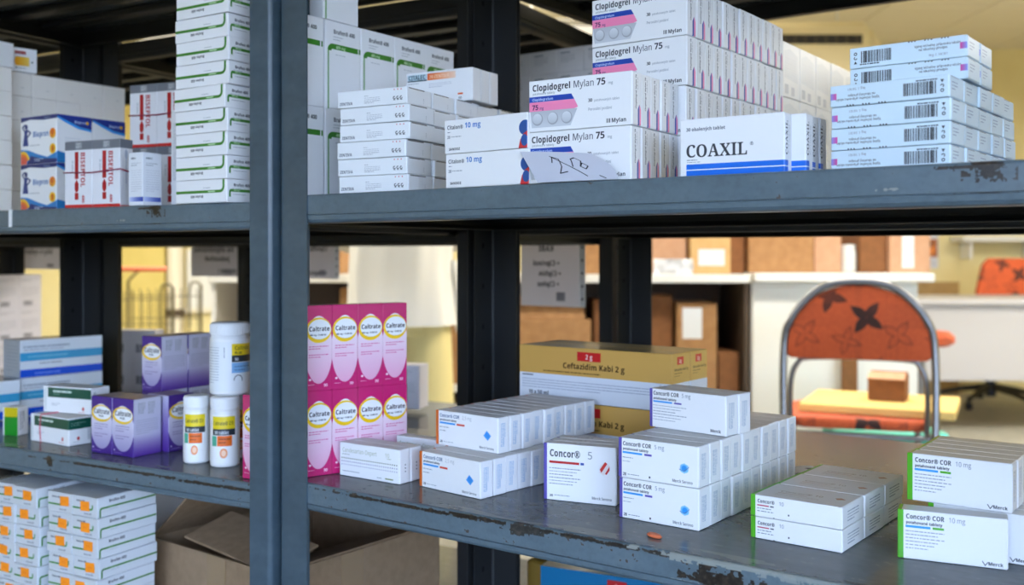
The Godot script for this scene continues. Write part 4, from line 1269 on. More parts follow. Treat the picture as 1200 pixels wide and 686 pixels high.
func fill_middle_right() -> void:
	var Y := 0.0005
	stack("concor_violet", Vector3(0.5, Y, -0.094), -1.9, 1, 2, 10, "violet-edged white carton", "middle two-layer stack", {"jx": 0.001, "group": "violet-edged cartons in the two-layer stack"})
	stack("concor_violet_text", Vector3(0.496, Y + 0.0975, -0.181), -8.0, 1, 1, 2, "violet-edged white carton", "pair on top of the stack", {"group": "violet-edged pair on top of the stack"})
	stack("concor_tall", Vector3(0.3762, Y, -0.115), 12.0, 1, 1, 3, "tall violet-edged carton with red diamond", "left of stack", {"group": "tall violet-edged cartons with a red diamond"})
	stack("concor_orange", Vector3(0.1943, Y, -0.0773), -6.6, 1, 1, 10, "orange-edged white carton", "lower row", {"jx": 0.0016, "gz": 0.0016, "group": "orange-edged cartons, lower row"})
	stack("concor_orange", Vector3(0.184, Y + 0.0493, -0.1257), -4.4, 1, 1, 9, "orange-edged white carton", "upper row", {"jx": 0.0016, "group": "orange-edged cartons, upper row"})
	stack("dotted", Vector3(0.0557, Y, -0.064), 1.1, 1, 1, 2, "white carton with dotted lines", "below the pink cartons", {"group": "dotted cartons in front of the pink ones"})
	carton("dotted", Vector3(0.087, Y, -0.15), deg_to_rad(3), "white carton half hidden behind the two dotted ones", "medicine box")
	stack("concor_flat", Vector3(0.6644, Y, -0.1031), -2.3, 1, 2, 3, "flat lime-edged carton", "low pile at front", {"jx": 0.0012, "ja": 0.5, "group": "flat lime-edged cartons in the low pile"})
	carton("concor_lime", Vector3(0.8202, Y, -0.12), deg_to_rad(10.5), "lime-edged white carton standing foremost at the right, turned slightly", "medicine box", "standing lime-edged cartons at the right")
	stack("concor_lime", Vector3(0.84, Y, -0.1675), -1.0, 1, 1, 4, "standing lime-edged carton", "lower row right", {"group": "standing lime-edged cartons, lower row"})
	stack("concor_lime", Vector3(0.818, Y + 0.0516, -0.1665), -0.9, 1, 1, 5, "standing lime-edged carton", "upper row right", {"group": "standing lime-edged cartons, upper row"})
	stack("ceftazidim", Vector3(0.155, Y, -0.372), -2.0, 1, 2, 2, "large ochre and white vial carton", "behind stacks", {"jx": 0.0, "cat": "vial carton", "group": "large ochre vial cartons"})
	stack("pink", Vector3(0.0306, Y, -0.0205), 72.0, 4, 2, 1, "pink and yellow vitamin carton", "wrapped block right of post", {"across": "from the post", "gx": 0.0003, "ja": 0.1, "cat": "vitamin box", "group": "pink vitamin cartons right of the post"})
	stack("back_white", Vector3(-0.5, -0.0345, -0.74), 20.0, 1, 1, 1, "white carton behind the pink block", "near the person", {})
	# a folded leaflet at the shelf's rear edge, and a stray orange wrapper on the lip
	var s := st()
	s.set_smooth_group(1)
	for i in 8:
		for j in 2:
			var c := []
			for q in [[i, j], [i + 1, j], [i + 1, j + 1], [i, j + 1]]:
				var x: float = q[0] / 8.0
				c.append(Vector3((x - 0.5) * 0.075, 0.001 + 0.007 * absf(sin(x * PI * 1.5)) * (1.0 - 0.4 * q[1] / 2.0), (0.5 - q[1] / 2.0) * 0.06))
			quad(s, c[0], c[1], c[2], c[3])
			quad(s, c[3] - Vector3(0, 0.0003, 0), c[2] - Vector3(0, 0.0003, 0), c[1] - Vector3(0, 0.0003, 0), c[0] - Vector3(0, 0.0003, 0))
	var leaf := thing("folded_leaflet", "crumpled white leaflet lying behind the violet-edged stack", "leaflet", Vector3(0.612, Y, -0.47), 0.3)
	put("leaflet_sheet", done(s), mat("paper", Color(0.9, 0.91, 0.92), 0.8), leaf)
	s = st()
	for k in 2:
		add_block(s, Vector3(0.0, 0.0041 + k * 0.0022, 0.006 - k * 0.013), Vector3(0.03, 0.001, 0.008), 0.0003, Basis(Vector3.UP, 0.5))
	var print_ := done(s)
	put("leaflet_print", print_, mat("leaf_ink", Color(0.3, 0.3, 0.38), 0.8), leaf)
	var prof := [Vector2(0, 0), Vector2(0.0058, 0.0004), Vector2(0.0068, 0.002), Vector2(0.005, 0.0042), Vector2(0, 0.005)]
	var w := thing("orange_wrapper", "small orange scrap lying on the middle shelf's front edge", "scrap", Vector3(0.577, 0.0003, -0.0395), -0.35)
	var body_ := put("scrap_body", lathe(prof, 14), mat("orange_scrap", Color(0.9, 0.48, 0.32), 0.5), w)
	body_.scale = Vector3(1.7, 0.9, 0.8)

func bottle(label: String, where: Vector3, turn: float, r: float, h: float, key: String) -> void:
	var o := thing("pill_bottle", label, "bottle", where, turn, "white vitamin bottles")
	var cap := h * 0.17
	put("bottle_body", lathe([Vector2(0, 0), Vector2(r * 0.9, 0), Vector2(r, r * 0.1), Vector2(r, h - cap - r * 0.2), Vector2(r * 0.93, h - cap - r * 0.04), Vector2(r * 0.88, h - cap)], 40), mats["bottle_white"], o)
	var s := st()
	s.set_smooth_group(1)
	for k in 48:
		var a := TAU * k / 48
		var b := TAU * (k + 1) / 48
		var y0 := h * 0.06
		var y1 := h - cap - r * 0.32
		var R := r + 0.0004
		quad(s, Vector3(sin(a) * R, y0, cos(a) * R), Vector3(sin(b) * R, y0, cos(b) * R), Vector3(sin(b) * R, y1, cos(b) * R), Vector3(sin(a) * R, y1, cos(a) * R), Vector2(k / 48.0, 1), Vector2((k + 1) / 48.0, 1), Vector2((k + 1) / 48.0, 0), Vector2(k / 48.0, 0))
	put("bottle_label", done(s), mats[key], o)
	put("screw_cap", lathe([Vector2(r * 0.9, h - cap), Vector2(r * 0.97, h - cap), Vector2(r * 0.97, h - cap * 0.12), Vector2(r * 0.9, h), Vector2(0, h)], 40), mats["bottle_cap"], o)
	s = st()
	for k in 40:
		var a := TAU * k / 40
		add_block(s, Vector3(sin(a) * r * 0.97, h - cap * 0.52, cos(a) * r * 0.97), Vector3(r * 0.07, cap * 0.7, r * 0.06), 0.0, Basis(Vector3.UP, a))
	put("cap_ridges", done(s), mats["bottle_cap"], o)

func fill_middle_left() -> void:
	var Y := -0.0095
	var plum := {"cat": "vitamin box"}
	stack("plum", Vector3(-0.4402, Y, 0.0196), 5.7, 2, 1, 1, "purple and yellow vitamin carton", "front pair", {"cat": "vitamin box", "gx": 0.0006, "group": "purple vitamin cartons, front pair"})
	carton("plum", Vector3(-0.331, Y, -0.052), deg_to_rad(92.4), "purple vitamin carton turned sideways behind the two white bottles", "vitamin box")
	stack("plum", Vector3(-0.4391, Y, -0.075), 3.8, 1, 2, 2, "purple and yellow vitamin carton", "rear stack", {"cat": "vitamin box", "group": "purple vitamin cartons, rear stack"})
	mat("bottle_white", Color(0.92, 0.93, 0.94), 0.3)
	mat("bottle_cap", Color(0.93, 0.94, 0.95), 0.4)
	var im := Art.new(self, 150, 62, 1, Color(0.93, 0.94, 0.95), 3.0)
	im.face("front").rect(60, 3, 40, 16, Color(0.9, 0.8, 0.12)).text(61, 14, "Caltrate® D3", 6.6, INK, "", 0, 0.9).rect(60, 19, 40, 8, Color(0.17, 0.2, 0.24)).text(64, 25.5, "90 tablet", 5.6, Color(0.9, 0.92, 0.94), "b").rect(58, 28, 10, 13, Color(0.3, 0.66, 0.55)).rect(69, 27.5, 25, 13.5, Color(0.9, 0.42, 0.12)).fine(72, 31, 19, 2, 4.5, Color(0.55, 0.22, 0.05), 1.6).ell(80, 50, 6.4, 6.4, Color(0.93, 0.6, 0.4)).ell(80, 50, 4, 4, Color(0.97, 0.8, 0.68)).fine(10, 8, 40, 12, 4, Color(0.7, 0.72, 0.76), 1)
	printed(im.im, "label_orange", 0.35)
	im = Art.new(self, 190, 72, 1, Color(0.9, 0.92, 0.94), 3.0)
	im.face("front").rect(108, 3, 44, 17, Color(0.9, 0.78, 0.1)).text(112, 12, "Caltrate", 8, INK, "", 0, 0.95).text(112, 18, "PLUS", 5, INK, "b").rect(108, 20, 44, 10, Color(0.14, 0.17, 0.2)).text(112, 28, "90", 6, Color(0.9, 0.92, 0.94), "b").rect(108, 31, 44, 15, Color(0.5, 0.7, 0.88)).fine(112, 36, 30, 2, 5, Color(0.3, 0.45, 0.65), 1.4).ring(118, 56, 6, 7, 170, 380, INK).fine(62, 8, 26, 14, 4, Color(0.62, 0.66, 0.72), 1).fine(96, 8, 26, 1, 2, GREY, 1.2, true)
	printed(im.im, "label_blue", 0.35)
	bottle("white bottle with yellow and orange label, left of the front two", Vector3(-0.232, Y, -0.033), -2.56, 0.0203, 0.1055, "label_orange")
	bottle("white bottle with yellow and orange label, nearest the corner post", Vector3(-0.174, Y, -0.042), -2.5, 0.0222, 0.1075, "label_orange")
	bottle("white bottle half hidden behind the front two bottles", Vector3(-0.214, Y, -0.1), -2.2, 0.0215, 0.1072, "label_orange")
	bottle("larger white bottle with blue label standing on top of the others", Vector3(-0.192, Y + 0.1077, -0.066), -2.55, 0.031, 0.113, "label_blue")
	carton("pink", Vector3(-0.0765, Y, 0.004), deg_to_rad(3), "pink vitamin carton peeping out left of the corner post", "vitamin box", "")
	stack("fir", Vector3(-0.6251, Y, 0.0221), 2.5, 1, 1, 1, "dark green banded white carton", "lower of two, tied with pink rubber band", {})
	stack("fir_plain", Vector3(-0.626, Y + 0.0482, -0.002), 12.0, 1, 1, 1, "dark green banded white carton", "lying on the banded one", {})
	var s := st()
	tube(s, [Vector3(0.032, -0.0008, 0.0012), Vector3(0.0305, 0.024, 0.0016), Vector3(0.033, 0.0484, 0.0012), Vector3(0.036, 0.0484, -0.0442), Vector3(0.034, -0.0008, -0.0442)], 0.0009, 6, true)
	var rb := thing("rubber_band", "thin pink rubber band round the lower dark green banded carton", "rubber band", Vector3(-0.6251, Y, 0.0221), deg_to_rad(2.5))
	put("band_loop", done(s), mat("pink_rubber", Color(0.85, 0.25, 0.42), 0.5), rb)
	stack("silver", Vector3(-0.8874, Y, -0.1015), 88.2, 1, 2, 1, "silver film-wrapped carton with blue bands", "left end", {"cat": "carton", "jx": 0.0, "group": "film-wrapped cartons at the left end"})
	carton("silver", Vector3(-0.884, Y, 0.082), deg_to_rad(88.2), "blue-banded film-wrapped carton lowest and nearest at the picture's left edge", "carton")
	carton("yellow_green", Vector3(-0.712, Y, 0.0262), deg_to_rad(21.9), "small bright yellow and green carton at the shelf's front edge", "medicine box")
	stack("back_barcode", Vector3(-1.303, -0.0445, -0.567), 28.0, 2, 2, 1, "white barcode carton", "behind the purple cartons", {"group": "white barcode cartons behind the purple ones"})
	stack("back_white", Vector3(-1.93, -0.0445, -0.59), 110.0, 2, 3, 1, "big white carton", "rear pile at far left", {"group": "big white cartons in the rear pile"})

func fill_bottom() -> void:
	mat("price_orange", Color(0.98, 0.56, 0.06), 0.6)
	var k := [0]
	var mesh := block(0.021, 0.0155, 0.0005, 0.0002, false)
	var digits := st()
	for q in [[-0.0035, 0.0], [0.0, 0.0003], [0.0035, -0.0002]]:
		add_block(digits, Vector3(q[0], q[1], 0.0003), Vector3(0.0013, 0.0024, 0.0001), 0.0)
	var dm := done(digits)
	mat("price_ink", Color(0.93, 0.46, 0.05), 0.8)
	var price := func(o: Node3D, x: float, y: float) -> void:
		var g: Dictionary = designs["brufen_end"]
		var t := put("price_sticker", mesh, mats["price_orange"], o, Vector3(x - g.w / 2, y, g.d / 2 + 0.0003), Vector3(0, 0, rng.randf_range(-0.08, 0.08)))
		t.set_meta("label", "orange price sticker")
		put("price_digits", dm, mats["price_ink"], t)
	for side in 2:
		var b := Basis(Vector3.UP, deg_to_rad(7.2))
		var base := Vector3(-0.4788, -0.362, 0.0752) if side == 0 else Vector3(-0.622, -0.362, 0.093)
		for i in 2:
			for j in 9:
				var l := "green-lined carton with orange sticker, %s from the top, %s column, %s stack on bottom shelf" % [ORD[9 - j], "right" if i == 1 else "left", "right" if side == 0 else "left"]
				var o := carton("brufen_end", base + b * Vector3(i * 0.0602 + rng.randf_range(-0.001, 0.001), j * 0.0326, rng.randf_range(-0.004, 0.002)), deg_to_rad(7.2 + rng.randf_range(-1.2, 1.2)), l.replace(" on bottom shelf", " below"), "medicine box", "orange-stickered cartons on the bottom shelf")
				price.call(o, 0.03 + rng.randf_range(-0.01, 0.012) + 0.006 * (1 - i), 0.017 + rng.randf_range(-0.003, 0.003))
	# the open cardboard box
	var brown := tri_mat("cardboard_near", grain(11, 0.05, Color(0.54, 0.44, 0.33), Color(0.61, 0.5, 0.39), 256, 1.0), 3.0, 0.85)
	mat("tape", Color(0.6, 0.49, 0.36), 0.2)
	var o := thing("cardboard_box", "open brown cardboard box with raised flaps on the bottom shelf", "cardboard box", Vector3(-0.4428, -0.362, -0.0943), deg_to_rad(-2.2))
	var W := 0.346
	var D := 0.372
	var H := 0.185
	var t := 0.004
	var s := st()
	add_block(s, Vector3(W / 2, H / 2, -t / 2), Vector3(W, H, t))
	add_block(s, Vector3(W / 2, H / 2, -D + t / 2), Vector3(W, H, t))
	add_block(s, Vector3(t / 2, H / 2, -D / 2), Vector3(t, H, D))
	add_block(s, Vector3(W - t / 2, H / 2, -D / 2), Vector3(t, H, D))
	add_block(s, Vector3(W / 2, t / 2, -D / 2), Vector3(W, t, D))
	put("carton_body", done(s), brown, o)
	var flap := func(hinge: Vector3, turn: Vector3, w: float, l: float) -> void:
		var q := st()
		add_block(q, Vector3(0, 0, -l / 2), Vector3(w, 0.004, l), 0.001)
		put("box_flap", done(q), brown, o, hinge, turn)
	flap.call(Vector3(t / 2, H, -D / 2), Vector3(deg_to_rad(40), deg_to_rad(-90), 0), D - 0.01, 0.125)
	flap.call(Vector3(W / 2 + 0.03, H + 0.002, -0.01), Vector3(deg_to_rad(14), 0, deg_to_rad(-6)), W - 0.12, 0.1)
	flap.call(Vector3(W - 0.004, H + 0.001, -D / 2), Vector3(deg_to_rad(-14), deg_to_rad(90), 0), D - 0.012, 0.11)
	flap.call(Vector3(W / 2, H, -D + 0.004), Vector3(deg_to_rad(40), deg_to_rad(180), 0), W - 0.02, 0.08)
	put("packing_tape", block(0.0006, 0.06, 0.05, 0.0, false), mats["tape"], o, Vector3(W + 0.0004, H - 0.03, -D * 0.42))
	put("packing_tape", block(0.05, 0.06, 0.0006, 0.0, false), mats["tape"], o, Vector3(W * 0.55, H - 0.03, 0.0004))
	s = st()
	for i in 5:
		add_block(s, Vector3(W + 0.0003, H - 0.1, -D * 0.44 + i * 0.008), Vector3(0.0004, 0.022, 0.004))
	put("printed_mark", done(s), mat("faint_ink", Color(0.66, 0.58, 0.48), 0.9), o)
	# torn white foam board stuck behind the flap
	var foam := thing("foam_board", "torn piece of white packing board beside the open cardboard box", "packing board", Vector3(-0.513, -0.362, -0.149), deg_to_rad(38))
	var out := [[0.0, 0.0], [0.08, 0.0], [0.08, 0.245], [0.0, 0.252], [0.0, 0.2], [-0.003, 0.197], [-0.002, 0.18], [0.002, 0.172], [0.0, 0.165]]
	var fm := prism(out, -0.004, 0.004)
	put("board", fm, mat("foam", Color(0.9, 0.87, 0.84), 0.9), foam, Vector3.ZERO, Vector3(-PI / 2, 0, 0))
	# vial cartons on the rear unit's bottom shelf
	stack("blue_vials", Vector3(0.098, -0.4395, -0.517), 10.1, 1, 3, 1, "blue and white vial carton with red label", "lowest shelf", {"cat": "vial carton", "jx": 0.0, "group": "blue vial cartons on the lowest shelf"})
	stack("pale_blue_vials", Vector3(0.385, -0.4395, -0.575), -8.0, 1, 3, 1, "pale blue vial carton with red label", "beside dark blue", {"cat": "vial carton", "jx": 0.0, "group": "pale blue vial cartons on the lowest shelf"})
	shipping_box("narrow yellow-brown carton beside the dark blue vial cartons on the lowest shelf", Vector3(0.052, -0.4395, -0.62), 0.1, 0.05, 0.19, 0.1, mat("mustard_card", Color(0.55, 0.42, 0.12), 0.7), {"tape": false})
	var tape := put("paper_tag", block(0.009, 0.029, 0.0006, 0.0, false), mats["paper"], self, LEFT_AT + Basis(Vector3.UP, LEFT_TURN) * Vector3(-0.587, 0.0, 0.0006) + Vector3(0, 0.39, 0), Vector3(0, LEFT_TURN, 0))
	tag(tape, "strip of whitish tape stuck on the upper shelf's lip at the far left", "tape strip")

# hand-lettered sheets in plastic sleeves, hung on the rear unit and read from its far side
func hang_papers() -> void:
	mat("sleeve", Color(0.95, 0.97, 1.0, 0.12), 0.15, 0.0, {"transparency": BaseMaterial3D.TRANSPARENCY_ALPHA})
	mat("sleeve_edge", Color(0.88, 0.88, 0.88), 0.4)
	var n := [0]
	var sheet := func(_i: int, label: String, left: Vector3, right: Vector3, top: float, foot: float, lines: Array, holes: bool) -> void:
		var w := Vector2(right.x - left.x, right.z - left.z).length()
		var h := top - foot
		var a := Art.new(self, w * 1000, h * 1000, 1, Color(0.88, 0.87, 0.88), 2.0)
		a.face("front")
		for l in lines:
			a.text(w * 1000 * l[0], h * 1000 * l[1], l[2], l[3], Color(0.14, 0.13, 0.16), "b", 0, 1.0, true)
		a.rect(w * 1000 * 0.62, h * 1000 * 0.82, w * 150, h * 110, Color(0.58, 0.57, 0.6))
		var m := printed(a.im, "sheet_%d" % n[0], 0.6, {"backlight_enabled": true, "backlight": Color(0.8, 0.8, 0.8)})
		n[0] += 1
		var o := thing("hanging_notice", label, "notice", Vector3(left.x, foot, left.z), -atan2(right.z - left.z, right.x - left.x), "notices hung on the rear units")
		var s := st()
		var W := (w * 1000 + 2.0)
		var H := (h * 1000 + 1.0)
		quad(s, Vector3(0, 0, 0.0004), Vector3(w, 0, 0.0004), Vector3(w, h, 0.0004), Vector3(0, h, 0.0004), Vector2(0, h * 1000 / H), Vector2(w * 1000 / W, h * 1000 / H), Vector2(w * 1000 / W, 0), Vector2(0, 0))
		quad(s, Vector3(w, 0, -0.0004), Vector3(0, 0, -0.0004), Vector3(0, h, -0.0004), Vector3(w, h, -0.0004), Vector2(w * 1000 / W, h * 1000 / H), Vector2(0, h * 1000 / H), Vector2(0, 0), Vector2(w * 1000 / W, 0))
		put("notice_sheet", done(s), m, o)
		if holes:
			s = st()
			add_block(s, Vector3(w + 0.009, h / 2, 0), Vector3(0.017, h, 0.0008))
			put("punched_strip", done(s), mats["sleeve_edge"], o)
			s = st()
			for k in 6:
				add_block(s, Vector3(w + 0.01, h * (0.1 + 0.16 * k), 0.0006), Vector3(0.005, 0.005, 0.0006), 0.0, Basis(Vector3.BACK, 0.78))
			put("punched_holes", done(s), mats["bolt_hole"], o)
	sheet.call(0, "hanging notice seen from behind with mirrored lettering, beside the middle rear post", Vector3(-0.3063, 0, -1.03), Vector3(-0.142, 0, -1.03), 0.385, 0.196, [[0.3, 0.31, "KABI", 19.0], [0.2, 0.49, "• Ciprinol", 17.0], [0.3, 0.62, "• Ciphin", 17.0], [0.28, 0.75, "• Ciplox", 17.0]], true)
	sheet.call(0, "hanging notice seen from behind, just right of the front corner post", Vector3(-1.044, 0, -0.98), Vector3(-0.91, 0, -0.995), 0.385, 0.252, [[0.05, 0.42, "Ciprofloxacin", 16.0], [0.3, 0.92, "• Ampicil", 16.0]], true)
	sheet.call(0, "grey hanging notice with mirrored lettering, left of the front corner post", Vector3(-1.371, 0, -0.872), Vector3(-1.16, 0, -0.896), 0.36, 0.2565, [[0.05, 0.33, "na objednávku", 22.0], [0.25, 0.58, "jednotlivě", 20.0], [0.5, 0.92, "POZOR !", 18.0]], false)
	sheet.call(0, "grey hanging notice at the far left, beside the yellow wall", Vector3(-2.15, 0, -0.785), Vector3(-1.935, 0, -0.81), 0.37, 0.272, [[0.1, 0.5, "léky k vydání", 22.0]], true)
	sheet.call(0, "hanging notice at the right edge in front of the far desk", Vector3(0.8, 0, -1.03), Vector3(0.97, 0, -1.03), 0.37, 0.263, [], false)

# a padded convex panel: outline in x and y, thickness along z, its edge rounded
func pad(outline: Array, t: float, b: float) -> ArrayMesh:
	var s := st()
	s.set_smooth_group(1)
	var c := Vector2.ZERO
	for p in outline:
		c += Vector2(p[0], p[1])
	c /= outline.size()
	var rings := []
	for k in 9:
		var q := PI * k / 8.0
		var ring := []
		for p in outline:
			var v := Vector2(p[0], p[1])
			var dir := (v - c).normalized()
			v -= dir * b * (1.0 - sin(q))
			ring.append(Vector3(v.x, v.y, -cos(q) * t / 2))
		rings.append(ring)
	var n := outline.size()
	for k in 8:
		for i in n:
			var j := (i + 1) % n
			poly_out(s, [rings[k][i], rings[k][j], rings[k + 1][j], rings[k + 1][i]], [Vector2.ZERO, Vector2.ZERO, Vector2.ZERO, Vector2.ZERO], Vector3(c.x, c.y, 0))
	for e in [0, 8]:
		for i in n:
			var j := (i + 1) % n
			poly_out(s, [Vector3(c.x, c.y, (-1 if e == 0 else 1) * t * 0.56), rings[e][i], rings[e][j]], [Vector2.ZERO, Vector2.ZERO, Vector2.ZERO], Vector3(c.x, c.y, 0))
	return done(s)

func round_rect(w: float, h: float, r: float) -> Array:
	var o := []
	for c in [[w / 2 - r, h / 2 - r, 0.0], [-w / 2 + r, h / 2 - r, 0.5], [-w / 2 + r, -h / 2 + r, 1.0], [w / 2 - r, -h / 2 + r, 1.5]]:
		for k in 7:
			var q: float = (c[2] + 0.5 * k / 6.0) * PI
			o.append([c[0] + cos(q) * r, c[1] + sin(q) * r])
	return o

func flower_cloth() -> StandardMaterial3D:
	var im := Image.create_empty(512, 512, false, Image.FORMAT_RGB8)
	var n := FastNoiseLite.new()
	n.seed = 9
	n.frequency = 0.03
	var fl := [[237, 348, 0.5, 104, true], [99, 57, 0.2, 100, false], [329, 94, 0.5, 90, false], [440, 470, 0.15, 112, true], [500, 240, 0.4, 66, false]]
	for y in 512:
		for x in 512:
			var c := Color(0.74, 0.3, 0.14).lerp(Color(0.82, 0.37, 0.18), 0.5 + 0.5 * n.get_noise_2d(x, y))
			for f in fl:
				var dx := wrapf(x - f[0], -256.0, 256.0)
				var dy := wrapf(y - f[1], -256.0, 256.0)
				var r: float = sqrt(dx * dx + dy * dy) / f[3]
				if r < 1.05:
					var q := fposmod(atan2(dy, dx) + f[2], PI / 2) - PI / 4
					var edge: float = 0.27 * sin(PI * clampf(pow(r, 0.8), 0.0, 1.0)) / maxf(r, 0.08)
					if absf(q) < edge:
						var dark := Color(0.2, 0.1, 0.08)
						if f[4]:
							c = dark
						elif absf(q) > edge - 0.09 / maxf(r, 0.2) or absf(q) < 0.03:
							c = c.lerp(Color(0.42, 0.16, 0.08), 0.7)
			im.set_pixel(x, y, c)
	var m := mat("flower_cloth", Color.WHITE, 0.8, 0.0, {"rim_enabled": true, "rim": 0.2})
	m.albedo_texture = ImageTexture.create_from_image(im)
	m.uv1_triplanar = true
	m.uv1_scale = Vector3(3.6, 3.6, 3.6)
	m.uv1_offset = Vector3(0.769, 0.26, 0)
	return m

func build_counter() -> void:
	var white := mat("counter_white", Color(0.93, 0.92, 0.89), 0.45)
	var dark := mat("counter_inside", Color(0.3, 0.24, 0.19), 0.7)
	var card := tri_mat("cardboard", grain(12, 0.04, Color(0.62, 0.45, 0.29), Color(0.69, 0.52, 0.34)), 2.0, 0.85)
	var pale := tri_mat("cardboard_pale", grain(13, 0.04, Color(0.8, 0.64, 0.42), Color(0.84, 0.69, 0.47)), 2.0, 0.85)
	var deep := tri_mat("cardboard_deep", grain(14, 0.04, Color(0.47, 0.3, 0.16), Color(0.54, 0.35, 0.2)), 2.0, 0.85)
	var rose := tri_mat("cardboard_rose", grain(15, 0.04, Color(0.76, 0.58, 0.45), Color(0.8, 0.63, 0.5)), 2.0, 0.85)
	# open-fronted half
	var z := 4.2
	var H := 0.899
	var o := thing("storage_counter", "long white-topped counter with open dark shelves full of cardboard boxes", "counter", at(0.0, FLOOR, z), TURN)
	var W0 := -1.25
	var W1 := 0.985
	var mid := (W0 + W1) / 2
	var w := W1 - W0
	put("counter_top", block(w, 0.034, 0.56, 0.003), white, o, Vector3(mid, H - 0.034, -0.26))
	put("back_panel", block(w, H - 0.036, 0.018, 0.0), dark, o, Vector3(mid, 0.0, -0.52))
	put("bottom_board", block(w - 0.04, 0.03, 0.5, 0.0), dark, o, Vector3(mid, 0.03, -0.26))
	for x in [W0 + 0.012, -0.13, W1 - 0.012]:
		put("side_panel", block(0.02, H - 0.036, 0.5, 0.001), dark if x > -1 else white, o, Vector3(x, 0, -0.26))
	put("shelf_board", block(-0.14 - W0 - 0.024, 0.028, 0.5, 0.002), white, o, Vector3((W0 + -0.13) / 2, 0.412, -0.255))
	put("shelf_board", block(W1 + 0.13 - 0.04, 0.028, 0.42, 0.002), dark, o, Vector3((W1 - 0.13) / 2, 0.32, -0.29))
	# closed half
	var c := thing("white_cabinet", "white closed counter cabinet behind the flowered chair", "cabinet", at(1.338, FLOOR, z), TURN)
	put("cabinet_body", block(0.69, H - 0.034, 0.5, 0.002), white, c, Vector3(0, 0, -0.26))
	put("cabinet_top", block(0.735, 0.036, 0.6, 0.004), white, c, Vector3(0.02, H - 0.03, -0.24))
	put("door_panel", block(0.68, H - 0.12, 0.006, 0.002), white, c, Vector3(0, 0.07, -0.007))
	mat("paper", Color(0.9, 0.91, 0.92), 0.8)
	var T := FLOOR + H + 0.0005
	var put_box := func(_i: int, label: String, a0: float, a1: float, f0: float, d: float, y: float, h: float, m: Material, opt := {}) -> Node3D:
		return shipping_box(label, at((a0 + a1) / 2, y, f0 + d / 2), TURN + opt.get("yaw", 0.0), a1 - a0, h, d, m, opt)
	var gr := {"group": "cardboard boxes on the counter", "tape": false}
	put_box.call(0, "brown cardboard box on the counter right of the hanging notice", 0.14, 0.41, 4.27, 0.3, T, 0.24, card, gr)
	put_box.call(0, "brown cardboard box with crumpled film before it on the counter", 0.59, 0.735, 4.28, 0.3, T, 0.25, rose, gr)
	put_box.call(0, "pale cardboard box with a white paper label on the counter", 0.745, 0.915, 4.25, 0.3, T, 0.25, pale, {"tape": false, "group": "cardboard boxes on the counter", "sheet": [0.005, 0.036, 0.11, 0.068]})
	put_box.call(0, "narrow dark brown cardboard box between two larger ones on the counter", 0.922, 0.99, 4.32, 0.25, T, 0.24, deep, gr)
	put_box.call(0, "wide brown cardboard box on the counter above the flowered chair", 0.998, 1.272, 4.28, 0.3, T + 0.006, 0.25, card, gr)
	put_box.call(0, "lighter brown cardboard box against the wide one on the counter", 1.28, 1.395, 4.3, 0.3, T + 0.006, 0.25, rose, gr)
	put_box.call(0, "dark brown cardboard box near the counter's right end", 1.475, 1.585, 4.3, 0.3, T + 0.006, 0.25, deep, gr)
	put_box.call(0, "pinkish cardboard box with white tape at the counter's right end", 1.59, 1.76, 4.27, 0.3, T + 0.006, 0.25, rose, {"tape": false, "group": "cardboard boxes on the counter", "sheet": [-0.01, 0.02, 0.05, 0.2]})
	put_box.call(0, "brown cardboard box at the counter's left end behind the notice", -0.92, -0.72, 4.28, 0.3, T, 0.2, card, {"tape": false, "group": "cardboard boxes on the counter", "sheet": [0.04, 0.03, 0.07, 0.08]})
	var jar := thing("white_jar", "white plastic jar between cardboard boxes on the counter", "jar", at(1.436, T + 0.006, 4.34))
	put("jar_body", lathe([Vector2(0, 0), Vector2(0.03, 0), Vector2(0.034, 0.006), Vector2(0.034, 0.09), Vector2(0.027, 0.1)], 24), mats["white_frame"], jar)
	put("jar_lid", lathe([Vector2(0.03, 0.098), Vector2(0.031, 0.1), Vector2(0.031, 0.118), Vector2(0, 0.12)], 24), mats["white_frame"], jar)
	var film := st()
	film.set_smooth_group(1)
	for i in 10:
		for j in 4:
			var q := []
			for e in [[i, j], [i + 1, j], [i + 1, j + 1], [i, j + 1]]:
				var x: float = e[0] * 0.0165
				var y: float = e[1] * 0.016
				q.append(Vector3(x, y, 0.008 * sin(e[0] * 2.4 + e[1]) + 0.006 * cos(e[1] * 2.1 + e[0] * 0.8)))
			quad(film, q[0], q[1], q[2], q[3])
	var cf := thing("crumpled_film", "crumpled clear plastic film on the counter before a brown box", "plastic film", at(0.59, T, 4.235), TURN)
	put("film_sheet", done(film), mat("film", Color(0.86, 0.86, 0.86), 0.25), cf)
	# boxes in the open shelves
	var in_ := {"group": "cardboard boxes inside the counter", "tape": false}
	var B := FLOOR + 0.3485
	put_box.call(0, "open brown cardboard box inside the counter under the mirrored notice", -0.08, 0.33, 4.24, 0.34, B, 0.36, card, in_)
	put_box.call(0, "narrow brown cardboard box beside the open one inside the counter", 0.345, 0.41, 4.28, 0.3, B, 0.44, deep, in_)
	put_box.call(0, "dark brown cardboard box behind the rear rack post inside the counter", 0.44, 0.68, 4.3, 0.3, B, 0.46, deep, in_)
	put_box.call(0, "brown cardboard box with a white label inside the counter", 0.692, 0.86, 4.26, 0.32, B, 0.43, card, {"group": "cardboard boxes inside the counter", "tape": false, "sheet": [-0.02, 0.28, 0.082, 0.13]})
	put_box.call(0, "low dark cardboard box at the right end inside the counter", 0.868, 0.955, 4.27, 0.32, B, 0.22, deep, in_)
	put_box.call(0, "large brown cardboard box inside the counter behind the person", -0.72, -0.16, 4.24, 0.32, FLOOR + 0.4405, 0.4, card, in_)
